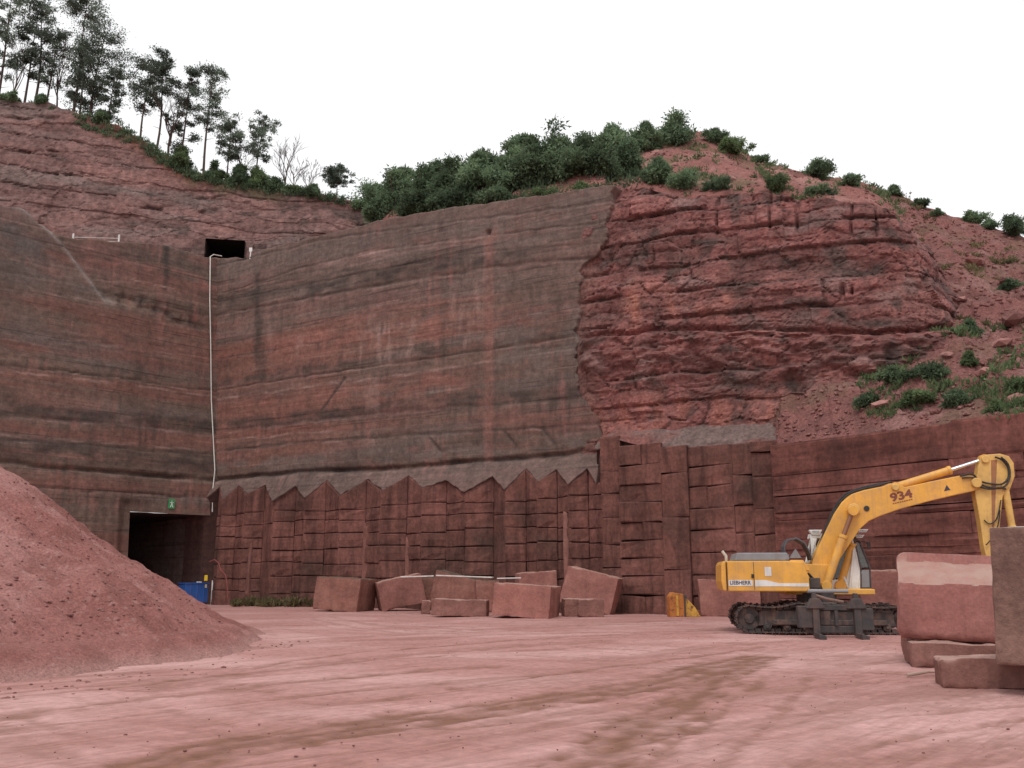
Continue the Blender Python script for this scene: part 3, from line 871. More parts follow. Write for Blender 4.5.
    # tunnel driven into the face, square to it
    D = 30.0
    def tun(u, o_, z):
        o_ = o_ + BAT * max(z, 0)
        return (C0[0] + dirL[0] * u - nL[0] * o_, C0[1] + dirL[1] * u - nL[1] * o_, z)
    def sheet(name, f, nu, nv, c0, c1):
        a, b = np.meshgrid(np.linspace(0, 1, nu), np.linspace(0, 1, nv), indexing='ij')
        Pp = np.array([f(x, y) for x, y in zip(a.ravel(), b.ravel())]).reshape(nu, nv, 3)
        nz = fbm(Pp[..., 0] * 0.5, Pp[..., 1] * 0.5, Pp[..., 2] * 0.8, 4)
        Pp[..., 2] += 0.05 * nz * (b > 0.01) * (b < .99)
        cc = np.ones(Pp.shape) * np.array(c0)
        cc = mixc(cc, c1, sstep(-0.3, 0.4, nz))
        mm = np_mesh(name, Pp, grid_faces(nu, nv), colors=cc)
        return link_mesh(name, mm, M['wall'], o)
    zz = Z_T
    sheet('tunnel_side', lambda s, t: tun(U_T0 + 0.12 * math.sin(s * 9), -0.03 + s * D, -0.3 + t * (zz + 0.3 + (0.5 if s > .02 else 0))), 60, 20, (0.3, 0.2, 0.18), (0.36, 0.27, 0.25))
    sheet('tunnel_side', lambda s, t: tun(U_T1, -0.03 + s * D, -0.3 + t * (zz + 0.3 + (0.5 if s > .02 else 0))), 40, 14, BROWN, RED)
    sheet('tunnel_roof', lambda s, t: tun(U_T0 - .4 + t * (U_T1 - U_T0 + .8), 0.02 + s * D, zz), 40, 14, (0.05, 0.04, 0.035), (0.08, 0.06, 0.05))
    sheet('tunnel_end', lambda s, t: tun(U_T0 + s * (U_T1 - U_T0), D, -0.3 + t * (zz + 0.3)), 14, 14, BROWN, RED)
    return o
left_wall = make_left()

# ------------------------------------------------------------------ upper cliff set back on a bench, with a small gallery mouth
UP0, UP1 = plan(0, 65.0), plan(390, 69.5)
dirU = (UP1 - UP0) / np.linalg.norm(UP1 - UP0)
nU = np.array([dirU[1], -dirU[0]])
if nU[1] > 0: nU = -nU
topU = [(-150, 60), (-60, 78), (0, 85), (40, 89), (70, 101), (110, 113), (132, 127), (165, 150), (192, 167), (232, 176), (300, 184), (350, 196), (376, 206), (392, 217), (420, 226), (470, 236)]
Z_B = 19.0
ADu0, ADz = float(hit(205.5, 250, UP0, dirU)[0]), float(hit(225, 240.5, UP0, dirU)[1])
ADu1 = float(hit(244.5, 250, UP0, dirU)[0])
def make_upper():
    u0, un, u1 = float(hit(-420, 150, UP0, dirU)[0]), float(hit(-25, 150, UP0, dirU)[0]), float(hit(470, 220, UP0, dirU)[0])
    us = np.unique(np.concatenate([np.arange(u0, un, 0.5), np.arange(un, u1, 0.13), [ADu0, ADu1]]))
    zt = lz(topU, UP0, dirU, us) + 0.25 * fbm(us * 0.5, 7.0, 0, 4)
    zlow = np.linspace(Z_B, ADz, 24)
    v = np.linspace(0, 1, 95)[1:]
    top = np.maximum(zt, ADz + 0.3)
    Z = np.concatenate([np.repeat(zlow[None], len(us), 0), ADz + (top[:, None] - ADz) * v[None]], 1)
    Uu = np.repeat(us[:, None], Z.shape[1], 1)
    px0, py0, _ = project(np.stack([UP0[0] + dirU[0] * Uu, UP0[1] + dirU[1] * Uu, Z], -1))
    zw = Z + 0.5 * fbm(Uu * 0.15, Z * 0.15, 2.0, 3) + 0.05 * Uu
    li = np.floor(zw / 1.5)
    fr = zw / 1.5 - li
    ci = np.floor((Uu + 3 * cellrand(li, 0)) / 3.2 + 0.25 * fbm(Uu * 0.7, Z * 0.7, 9.0, 2))
    off = 0.14 * (cellrand(li, ci) - 0.5) + 0.16 * (cellrand(li, 3, 2) - 0.5) * sstep(-.3, .3, fbm(Uu * .2, Z * .1, 14., 3))
    off += 0.3 * fbm(Uu * 0.2, Z * 0.25, 3.0, 4) + 0.06 * fbm(Uu * 1.2, Z * 2.0, 5.0, 4)
    _, wg, wi = worley(Uu / 2.8 + .3 * fbm(Uu, Z, 4., 2), zw / 1.2, 31)
    crk = np.exp(-(wg / 0.07) ** 2) * (wi > .45)
    off += 0.12 * (wi - .5) - 0.06 * crk
    joint = np.exp(-((fr - 0.0) / 0.07) ** 2) * (cellrand(li, np.floor(Uu / 5)) > 0.45)
    off -= 0.13 * joint
    off -= 0.16 * np.clip(Z - 26, 0, None) * 1.0             # leans back with height
    col = np.ones(Z.shape + (3,)) * np.array((0.2, 0.112, 0.101))
    col = mixc(col, (0.185, 0.135, 0.124), 0.75 * sstep(-0.1, 0.5, fbm(Uu * 0.09, zw * 0.6, 33.0, 4)))
    col = mixc(col, (0.24, 0.12, 0.106), 0.6 * sstep(0.0, 0.6, fbm(Uu * 0.12, zw * 0.4, 36.0, 4)))
    col = mixc(col, DARK, 0.4 * joint + 0.25 * crk + 0.5 * sstep(0.3, 0.7, fbm(Uu * 0.3, zw * 0.8, 38.0, 5)))
    col = col * (0.82 + 0.36 * wi)[..., None]
    col = mixc(col, (0.22, 0.165, 0.155), 0.4 * sstep(0.1, 0.6, fbm(Uu * 0.06, zw * 1.6, 40.0, 4)) * sstep(200, 60, py0 - 0))
    soil = sstep(2.2, 0.0, zt[:, None] - Z) * sstep(60, 110, px0) * sstep(235, 180, px0)
    col = mixc(col, (0.23, 0.085, 0.06), 0.7 * soil)
    veg = sstep(1.8, 0.2, zt[:, None] - Z + 0.8 * fbm(Uu * 0.6, Z * 0.6, 50., 4)) * sstep(130, 170, px0) * sstep(330, 260, px0)
    col = mixc(col, (0.085, 0.075, 0.04), 0.75 * veg)
    # black overhang traces above the gallery
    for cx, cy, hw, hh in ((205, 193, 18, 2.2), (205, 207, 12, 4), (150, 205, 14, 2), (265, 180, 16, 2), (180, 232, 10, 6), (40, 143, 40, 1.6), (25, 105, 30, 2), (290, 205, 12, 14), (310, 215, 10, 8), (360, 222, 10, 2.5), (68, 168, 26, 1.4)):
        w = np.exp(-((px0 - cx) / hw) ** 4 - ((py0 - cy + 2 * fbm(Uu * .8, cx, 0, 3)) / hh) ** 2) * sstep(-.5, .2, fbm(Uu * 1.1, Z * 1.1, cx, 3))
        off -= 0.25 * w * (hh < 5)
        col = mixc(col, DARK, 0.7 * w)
    nr = 5
    back = np.array([0.8, 2.5, 6.0, 14.0, 40.0])
    rise = np.array([0.25, 0.7, 1.3, 1.5, -8.0])
    Zz = np.concatenate([Z] + [(top + r)[:, None] + 0.3 * fbm(us * .4, i * 2.0, 0, 3)[:, None] for i, r in enumerate(rise)], 1)
    Oo = np.concatenate([off] + [off[:, -1:] - b for b in back], 1)
    Pu = np.concatenate([Uu] + [Uu[:, :1]] * nr, 1)
    forest = np.ones((len(us), nr, 3)) * np.array((0.1, 0.07, 0.04))
    Cc = np.concatenate([col, forest], 1)
    P = np.stack([UP0[0] + dirU[0] * Pu + nU[0] * Oo, UP0[1] + dirU[1] * Pu + nU[1] * Oo, Zz], -1)
    uc = (us[:-1] + us[1:]) / 2
    m = np.zeros((len(us) - 1, Zz.shape[1] - 1), bool)
    m[np.ix_((uc > ADu0) & (uc < ADu1), np.arange(Zz.shape[1] - 1) < len(zlow) - 1)] = True
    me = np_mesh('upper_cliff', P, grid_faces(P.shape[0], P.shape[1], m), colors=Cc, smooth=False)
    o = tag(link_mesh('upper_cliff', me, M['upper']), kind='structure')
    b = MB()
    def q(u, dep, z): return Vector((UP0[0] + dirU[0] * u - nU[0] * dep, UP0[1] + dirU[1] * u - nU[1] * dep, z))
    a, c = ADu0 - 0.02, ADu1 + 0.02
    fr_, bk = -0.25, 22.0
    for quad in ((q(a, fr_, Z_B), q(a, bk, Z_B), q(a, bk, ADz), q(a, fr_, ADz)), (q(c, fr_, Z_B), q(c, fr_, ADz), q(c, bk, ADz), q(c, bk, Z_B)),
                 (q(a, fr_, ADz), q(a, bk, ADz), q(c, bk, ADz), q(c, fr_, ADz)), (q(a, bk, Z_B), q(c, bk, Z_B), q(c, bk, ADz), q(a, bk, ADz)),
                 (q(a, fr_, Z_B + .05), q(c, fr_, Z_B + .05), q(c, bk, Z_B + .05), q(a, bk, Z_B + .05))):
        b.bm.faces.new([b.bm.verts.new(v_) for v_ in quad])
    b.build('gallery_lining', M['gallery_shade'], o)
    # bench floor between the two faces
    me = bpy.data.meshes.new('bench_floor')
    zc = Z_B + 0.1
    p1 = C0 + dirL * float(hit(-430, 240, C0, dirL)[0]) - nL * (1.0 + BAT * zc)
    p2 = C0 - nL * (0.8 + BAT * zc) - dirA * 1.5 - nA * .6
    p3 = C0 + dirA * 12 - nA * .8
    p4 = UP0 + dirU * (u1) + nU * -3
    p5 = UP0 + dirU * (u0) + nU * -3
    me.from_pydata([(*p, zc) for p in (p1, p2, p3, p4, p5)], [], [(0, 1, 2, 3, 4)])
    tag(link_mesh('bench_floor', me, M['stone']), kind='structure')
    return o, P
upper, upP = make_upper()
BENCH_Z = float(hit(213, 258, C0, dirA)[1]) - 0.5

# ------------------------------------------------------------------ broken cliff on the right half
def smooth_plan(pts, step=0.1):
    p = np.array([plan(*q) for q in pts])
    s = np.concatenate([[0], np.cumsum(np.linalg.norm(np.diff(p, axis=0), axis=1))])
    t = np.arange(0, s[-1], step)
    q = np.stack([np.interp(t, s, p[:, k]) for k in (0, 1)], -1)
    for _ in range(150): q[1:-1] = (q[:-2] + 2 * q[1:-1] + q[2:]) / 4
    return t, q
def plan_normals(q):
    d = np.gradient(q, axis=0)
    d /= np.linalg.norm(d, axis=1)[:, None]
    return np.stack([d[:, 1], -d[:, 0]], -1)
topC = [(590, 188), (612, 186), (640, 184), (668, 187), (690, 192), (740, 186), (765, 189), (800, 194), (850, 194), (880, 198), (905, 206), (928, 222), (947, 243), (960, 268), (985, 300)]
def make_cliff():
    t, q = smooth_plan([(576, 47.75), (640, 45.95), (700, 44.6), (780, 43.2), (860, 42.0), (915, 40.9), (955, 40.8), (985, 43.0), (1003, 47.5), (1012, 56.0)], 0.1)
    n = plan_normals(q)
    n = np.where((n[:, 1:] > 0), -n, n) if (n[:, 1] > 0).mean() > .5 else n
    colpx = 512 + (q[:, 0] / q[:, 1]) * (F_ / CT)
    tx = np.array([p[0] for p in topC], float); ty = np.array([p[1] for p in topC], float)
    # columns shift inward higher up the picture; solve for the top row twice
    pyt = np.interp(colpx, tx, ty)
    for _ in range(3):
        zt = CAM_H + rz_of(pyt) * q[:, 1]
        pxt, _, _ = project(np.stack([q[:, 0], q[:, 1], zt], -1))
        pyt = np.interp(pxt, tx, ty)
    zt = CAM_H + rz_of(pyt) * q[:, 1] + 0.25 * fbm(t * 0.5, 1.5, 0, 3)
    zb = 5.0
    nv = 190
    v = np.linspace(0, 1, nv)
    Z = zb + (zt[:, None] - zb) * v[None]
    U = np.repeat(t[:, None], nv, 1)
    px0, py0, _ = project(np.stack([np.repeat(q[:, :1], nv, 1), np.repeat(q[:, 1:], nv, 1), Z], -1))
    wx = U + 0.5 * fbm(U * 0.5, Z * 0.5, 1.0, 3)
    wz = Z + 0.22 * fbm(U * 0.25, Z * 0.5, 2.0, 3) + 0.02 * U
    def cells(w, h, k):
        li = np.floor(wz / h)
        ci = np.floor((wx + w * cellrand(li, 1, k)) / (w * (0.6 + 0.8 * cellrand(li, 2, k))))
        fz = wz / h - li
        return cellrand(li, ci, k), fz, li, ci
    r1, f1, l1, c1 = cells(2.8, 1.5, 5)
    r2, f2, l2, c2 = cells(1.8, 0.75, 6)
    _, g3, i3 = worley(wx / 1.7, wz / 0.95, 11)
    _, g4, i4 = worley(wx / 0.62 + 5, wz / 0.36, 14)
    k3 = np.exp(-(g3 / 0.05) ** 2) * (i3 > .35)
    k4 = np.exp(-(g4 / 0.09) ** 2) * (i4 > .5)
    off = 0.30 * (r1 - 0.5) + 0.09 * (r2 - 0.5) + 0.16 * (i3 - .5) + 0.06 * (i4 - .5)
    off += 0.3 * fbm(U * 0.16, Z * 0.18, 3.0, 3) + 0.06 * fbm(U * 0.9, Z * 1.3, 4.0, 4) + 0.035 * fbm(U * 3, Z * 4, 6.0, 3)
    off -= 0.09 * k3 + 0.05 * k4
    j1 = np.exp(-(np.minimum(f1, 1 - f1) / 0.07) ** 2) * (r1 > 0.3)
    j2 = np.exp(-(np.minimum(f2, 1 - f2) / 0.12) ** 2) * (r2 > 0.55)
    off -= 0.22 * j1 * (r1 > .4) + 0.08 * j2
    # black-weathered recessed bed and the bulging bed under the middle ledge
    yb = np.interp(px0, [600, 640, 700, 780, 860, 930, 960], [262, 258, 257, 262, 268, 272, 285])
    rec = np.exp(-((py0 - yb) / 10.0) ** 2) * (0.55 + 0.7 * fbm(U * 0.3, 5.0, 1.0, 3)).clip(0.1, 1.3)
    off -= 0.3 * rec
    yl = np.interp(px0, [580, 640, 720, 800, 880, 960], [340, 333, 331, 333, 336, 330]) + 3 * fbm(U * 0.5, 9.0, 0, 3)
    dl = py0 - yl
    off += 0.75 * sstep(0, 3, dl) * (1 - 0.8 * sstep(8, 60, dl)) - 0.35 * np.exp(-((dl + 3) / 3.0) ** 2)
    lumps = np.abs(fbm(U * 0.55, Z * 1.0, 12.0, 3))
    off += 0.5 * sstep(0, 6, dl) * sstep(60, 20, dl) * lumps
    off -= 0.05 * np.clip(Z - 13, 0, None) * sstep(800, 940, px0) + 0.03 * np.clip(Z - 13, 0, None)
    off -= 0.4 * sstep(2.0, 0.0, zt[:, None] - Z) ** 2
    for cx, cy, hw, hh in ((842, 290, 2.4, 8), (851, 289, 1.8, 4)):
        off -= 0.35 * np.exp(-((px0 - cx) / hw) ** 4 - ((py0 - cy) / hh) ** 4)
    # clean vertical edges in the top storey
    top = sstep(240, 225, py0)
    vcol = np.floor((px0 + 6 * fbm(U * .3, 2., 0, 2)) / 27.0)
    off += top * (0.25 * (cellrand(vcol, 5, 3) - 0.5) - 0.3 * np.exp(-(((px0 / 27.0) % 1.0 - 0.5) / 0.04) ** 2) * (cellrand(vcol, 6, 3) > 0.5))
    edge = sstep(0.0, 1.2, U)                                  # meets the sawn face behind its corner
    off = off * edge - 0.12 * (1 - edge)
    col = np.ones(Z.shape + (3,)) * np.array((0.225, 0.09, 0.081))
    col = mixc(col, (0.16, 0.073, 0.066), 0.7 * sstep(-0.2, 0.4, fbm(U * 0.15, wz * 0.6, 13.0, 4)))
    col = mixc(col, (0.28, 0.125, 0.11), 0.6 * sstep(0.05, 0.5, fbm(U * 0.25, wz * 0.5, 16.0, 4)))
    col = mixc(col, (0.2, 0.14, 0.13), 0.5 * sstep(0.1, 0.6, fbm(U * 0.4, wz * 0.8, 18.0, 4)))
    col = col * (0.7 + 0.3 * i3 + 0.3 * i4)[..., None]
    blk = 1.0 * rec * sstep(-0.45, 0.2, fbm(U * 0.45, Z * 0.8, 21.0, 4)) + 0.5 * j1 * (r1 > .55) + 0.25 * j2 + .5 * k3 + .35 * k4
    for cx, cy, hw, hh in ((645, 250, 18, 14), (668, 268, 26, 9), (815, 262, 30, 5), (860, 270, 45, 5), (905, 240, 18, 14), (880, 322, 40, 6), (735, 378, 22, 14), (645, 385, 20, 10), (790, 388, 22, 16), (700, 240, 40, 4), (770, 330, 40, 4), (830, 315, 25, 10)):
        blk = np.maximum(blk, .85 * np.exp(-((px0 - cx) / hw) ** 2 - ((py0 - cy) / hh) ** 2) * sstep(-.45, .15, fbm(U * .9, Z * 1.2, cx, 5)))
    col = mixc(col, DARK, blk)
    col = mixc(col, DARK, 0.7 * sstep(0.15, 0.6, fbm(U * 1.2, Z * 0.12, 24.0, 4)) * sstep(-0.2, 0.4, fbm(U * .2, Z * .3, 25., 3)))
    col = mixc(col, DARK, 0.6 * sstep(0.25, 0.6, fbm(U * 0.7, Z * 0.9, 27.0, 4)))
    for cx, cy, hw, hh, st in ((632, 305, 9, 16, .8), (672, 300, 6, 14, .7), (729, 295, 6, 22, .7), (650, 285, 12, 8, .4), (700, 310, 20, 7, .3), (845, 330, 10, 6, .3)):
        w = np.exp(-((px0 - cx) / hw) ** 2 - ((py0 - cy) / hh) ** 2) * sstep(-0.4, 0.3, fbm(U * 1.3, Z * 0.7, cx, 4))
        col = mixc(col, (0.42, 0.17, 0.125), st * w)
    col = mixc(col, (0.33, 0.13, 0.1), 0.6 * sstep(385, 410, py0) * sstep(-0.2, 0.3, fbm(U * 1.2, Z * 0.6, 61.0, 4)))
    col = mixc(col, (0.27, 0.22, 0.2), 0.5 * sstep(900, 930, px0) * sstep(235, 200, py0 - (px0 - 900) * 0.6) * sstep(-.2, .3, fbm(U * .8, Z * .8, 66., 3)))
    col = mixc(col, (0.15, 0.08, 0.068), 0.7 * sstep(2.2, 0.3, U + 1.2 * fbm(U * .6, Z * .6, 71., 4)))
    # cap going back
    Zz = np.concatenate([Z, zt[:, None] - 0.15], 1)
    Oo = np.concatenate([off, off[:, -1:] - 6.0], 1)
    Cc = np.concatenate([col, np.ones((len(t), 1, 3)) * np.array((0.25, 0.1, 0.085))], 1)
    P = np.stack([q[:, :1] + n[:, :1] * Oo, q[:, 1:] + n[:, 1:] * Oo, Zz], -1)
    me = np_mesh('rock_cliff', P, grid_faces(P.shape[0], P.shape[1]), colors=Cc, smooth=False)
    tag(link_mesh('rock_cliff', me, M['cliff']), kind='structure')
    return t, q, zt
cl_t, cl_q, cl_zt = make_cliff()

# ------------------------------------------------------------------ coursed lower face between the drilled bays and the right bench
def make_lower():
    bounds = [(hit(598, 470, C0, dirA)[0]), hit(606, 470, C0, dirA)[0], hit(626, 470, C0, dirA)[0], hit(668, 470, C0, dirA)[0], hit(694, 470, C0, dirA)[0], hit(738, 470, C0, dirA)[0], hit(757, 470, C0, dirA)[0], hit(781, 470, C0, dirA)[0] + 0.3]
    bounds = [float(b) for b in bounds]
    bounds[0] = U_END
    offs = [0.95, 0.8, 1.0, 1.08, 0.92, 0.98, 1.02]
    tops = [450, 438, 446, 448, 447, 445, 443]
    mids = [602, 616, 647, 681, 716, 747, 769]
    root = empty('coursed_wall', (0, 0, 0))
    tag(root, kind='structure')
    rnd = random.Random(5)
    for i in range(7):
        a, b = bounds[i], bounds[i + 1]
        zt = float(hit(mids[i], tops[i], C0, dirA)[1])
        pa, pb = C0 + dirA * a + nA * offs[i], C0 + dirA * b + nA * offs[i]
        step = [2.6, 1.25, 0.93, 2.2, 0.95, 1.3, 1.25][i]
        cs = [-0.1]
        z = step * rnd.uniform(.8, 1.0)
        while z < zt - 0.5:
            cs.append(z)
            z += step * rnd.uniform(0.85, 1.15)
        cs.append(zt)
        for z0, z1 in zip(cs, cs[1:]):
            L = b - a
            nsp = 2 if (L > 1.9 and rnd.random() < 0.4) else 1
            cut = [0, rnd.uniform(.35, .65), 1] if nsp == 2 else [0, 1]
            for s0, s1 in zip(cut, cut[1:]):
                dep = rnd.choice([0, 0, -.04, .05, -.08])
                sk = rnd.uniform(-.06, .06)
                A, B = pa + (pb - pa) * s0 + nA * dep, pa + (pb - pa) * s1 + nA * dep
                piece(root, A, B, (z0, z1 + (sk if z1 < zt else 0)), (z0, z1 - (sk if z1 < zt else 0)), 0.4, nA, M['block'], rnd, rnd.choice([.015, .025, .05, .08]), bev=.025)
    # backing rock behind the stones, and the crumbly grey ledge above them
    us = np.linspace(U_END - 0.2, bounds[-1] + 0.3, 160)
    zt = np.interp(us, [(bounds[i] + bounds[i + 1]) / 2 for i in range(7)], [float(hit(mids[i], tops[i], C0, dirA)[1]) for i in range(7)])
    zcl = lz([(590, 425), (625, 418), (660, 414), (720, 416), (790, 418)], C0, dirA, us)
    rows_o, rows_z, rows_c = [], [], []
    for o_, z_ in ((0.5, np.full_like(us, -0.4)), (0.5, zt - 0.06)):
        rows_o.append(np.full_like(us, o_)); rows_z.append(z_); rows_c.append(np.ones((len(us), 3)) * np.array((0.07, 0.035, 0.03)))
    K = 40
    for k in range(K + 1):
        f = k / K
        rows_o.append(0.72 - 2.6 * f ** 1.3 + 0.12 * fbm(us * 0.8, f * 4, 1.0, 4) * (f > .05))
        rows_z.append(zt - 0.08 + (zcl - zt + 0.7) * f + 0.12 * fbm(us * 0.9, f * 5, 2.0, 4) * (f > 0))
        g = sstep(-0.45, 0.1, fbm(us * 0.25, f * 1.2, 44.0, 3))[:, None]
        c = np.array((0.165, 0.112, 0.102)) * g + np.array((0.2, 0.083, 0.072)) * (1 - g)
        rows_c.append(c)
    O = np.stack(rows_o, 1); Z = np.stack(rows_z, 1); Cc = np.stack(rows_c, 1)
    Uu = np.repeat(us[:, None], O.shape[1], 1)
    P = np.stack([C0[0] + dirA[0] * Uu + nA[0] * O, C0[1] + dirA[1] * Uu + nA[1] * O, Z], -1)
    me = np_mesh('backing_rock', P, grid_faces(P.shape[0], P.shape[1]), colors=Cc)
    link_mesh('backing_rock', me, M['cliff'], root)
    return root
make_lower()

# ------------------------------------------------------------------ right bench wall in long beds
R0, R1 = plan(778, 41.0), plan(1024, 33.0)
dirR = (R1 - R0) / np.linalg.norm(R1 - R0)
nR = np.array([dirR[1], -dirR[0]])
if nR[1] > 0: nR = -nR
topR = [(770, 447), (800, 442), (840, 437), (900, 428), (960, 420), (1024, 413), (1150, 398), (1300, 385)]
UR = float(hit(1200, 500, R0, dirR)[0])
def make_right():
    root = empty('bench_wall', (0, 0, 0))
    tag(root, kind='structure')
    rnd = random.Random(21)
    cs = [-0.1, 0.8, 1.25, 1.7, 2.6, 2.9, 3.35, 4.2, 4.5, 5.3, 5.55, 6.2]
    topf = lambda u: float(lz(topR, R0, dirR, np.array([u]))[0])
    for k, z0 in enumerate(cs):
        u = 0.0
        last = k == len(cs) - 1
        while u < UR:
            L = rnd.uniform(2.5, 8.5)
            e = min(u + L, UR)
            if UR - e < 0.8: e = UR
            dep = rnd.uniform(-.02, .03) + 0.06 * math.sin(u * .35)
            A, B = R0 + dirR * u + nR * dep, R0 + dirR * e + nR * dep
            if last:
                zA, zB = (z0, topf(u) + rnd.uniform(-.15, .1)), (z0, topf(e) + rnd.uniform(-.15, .1))
            else:
                s = 0.02
                zA, zB = (z0, cs[k + 1] + rnd.uniform(-s, s)), (z0, cs[k + 1] + rnd.uniform(-s, s))
            piece(root, A, B, zA, zB, 0.45, nR, M['rblock'], rnd, rnd.choice([.006, .008, .01, .015, .02, .05]), 'rock_bed', .006, .02)
            u = e
    # return face at the seam and backing
    b = MB()
    zt = topf(0) - 0.08
    p = [R0 - nR * 0.35, R0 + dirR * UR - nR * 0.35, R0 + dirR * UR - nR * 3, R0 - nR * 3]
    zz = [zt, topf(UR) - .1, topf(UR) - .1, zt]
    lo = [b.bm.verts.new((*q, -.4)) for q in p]
    hi = [b.bm.verts.new((*q, z)) for q, z in zip(p, zz)]
    b.bm.faces.new(hi)
    for i in range(4): b.bm.faces.new((lo[i], lo[(i + 1) % 4], hi[(i + 1) % 4], hi[i]))
    b.build('backing_rock', M['rblock'], root)
make_right()

# ------------------------------------------------------------------ scree slope above the right bench and the hill crest behind everything
ridge = [(340, 205, 74), (400, 188, 72), (450, 172, 70), (500, 158, 69), (545, 146, 68), (600, 140, 67), (650, 136, 66), (700, 131, 65), (725, 143, 64), (760, 160, 63), (800, 172, 62), (850, 181, 61), (880, 188, 60), (920, 204, 59), (970, 219, 57), (1024, 236, 55), (1100, 262, 53), (1250, 320, 50)]
def make_hill():
    """crest behind the sawn face and the broken cliff: from their top edge back to the skyline"""
    pxs = np.linspace(352, 925, 330)
    rpx = np.array([r[0] for r in ridge], float)
    ry = np.interp(pxs, rpx, [r[1] for r in ridge]); rd = np.interp(pxs, rpx, [r[2] for r in ridge])
    R = np.stack([rx_of(pxs, ry) * rd, rd, CAM_H + rz_of(ry) * rd], -1)
    # front edge: just behind the wall or cliff top
    fy = np.interp(pxs, [345, 385, 450, 520, 580, 612] + [p[0] for p in topC[2:]], [232, 220, 209, 199, 191, 187] + [p[1] + 2 for p in topC[2:]])
    wallY = C0[1] + dirA[1] * hit(pxs, fy, C0, dirA)[0]
    pl = cl_q
    cpx, _, _ = project(np.stack([cl_q[:, 0], cl_q[:, 1], cl_zt], -1))
    clY = np.interp(pxs, cpx, cl_q[:, 1])
    fd = np.where(pxs < 606, wallY, clY + 2.2 + 1.5 * sstep(780, 900, pxs)) + 1.2
    fd = np.minimum(fd, rd - 4)
    Fp = np.stack([rx_of(pxs, fy) * fd, fd, CAM_H + rz_of(fy) * fd - 0.25], -1)
    nv = 70
    v = np.linspace(0, 1, nv)
    P = Fp[:, None] * (1 - v)[None, :, None] + R[:, None] * v[None, :, None]
    P[..., 2] += 0.25 * np.sin(v * math.pi)[None] * 1.0
    amp = np.sin(np.clip(v, 0, 1) * math.pi) ** 0.5
    nz = fbm(P[..., 0] * 0.35, P[..., 1] * 0.35, 5.0, 5, 0.55)
    P[..., 2] += 0.5 * nz * amp[None] + 0.15 * fbm(P[..., 0] * 1.3, P[..., 1] * 1.3, 5.0, 3)
    P[..., 2] -= (2.5 * sstep(870, 925, pxs))[:, None] + (4.0 * sstep(392, 352, pxs))[:, None]
    sk = P[:, :1].copy(); sk[..., 2] -= 5.0
    back = []
    for db, dz in ((4, -1.0), (12, -4.5), (30, -14), (60, -26)):
        Bk = R.copy(); Bk[:, 1] += db; Bk[:, 0] += db * R[:, 0] / R[:, 1]; Bk[:, 2] += dz + 0.5 * fbm(R[:, 0] * .3, db, 0, 3)
        back.append(Bk[:, None])
    P = np.concatenate([sk, P] + back, 1)
    X, Y, Z = P[..., 0], P[..., 1], P[..., 2]
    col = np.ones(P.shape) * np.array((0.26, 0.105, 0.09))
    col = mixc(col, (0.36, 0.19, 0.165), 0.6 * sstep(0.0, 0.5, fbm(X * 0.4, Y * 0.4, Z * 0.4, 4)))
    col = mixc(col, (0.15, 0.07, 0.06), 0.6 * sstep(0.1, 0.5, fbm(X * 0.8, Y * 0.8, Z * 0.8 + 7, 4)))
    col = mixc(col, (0.1, 0.1, 0.045), 0.5 * sstep(0.05, 0.45, fbm(X * 0.3, Y * 0.3, Z * 0.3 + 17, 4)))
    me = np_mesh('hill', P, grid_faces(P.shape[0], P.shape[1]), colors=col)
    tag(link_mesh('hill', me, M['scree']), kind='structure')
    return P
hillP = make_hill()
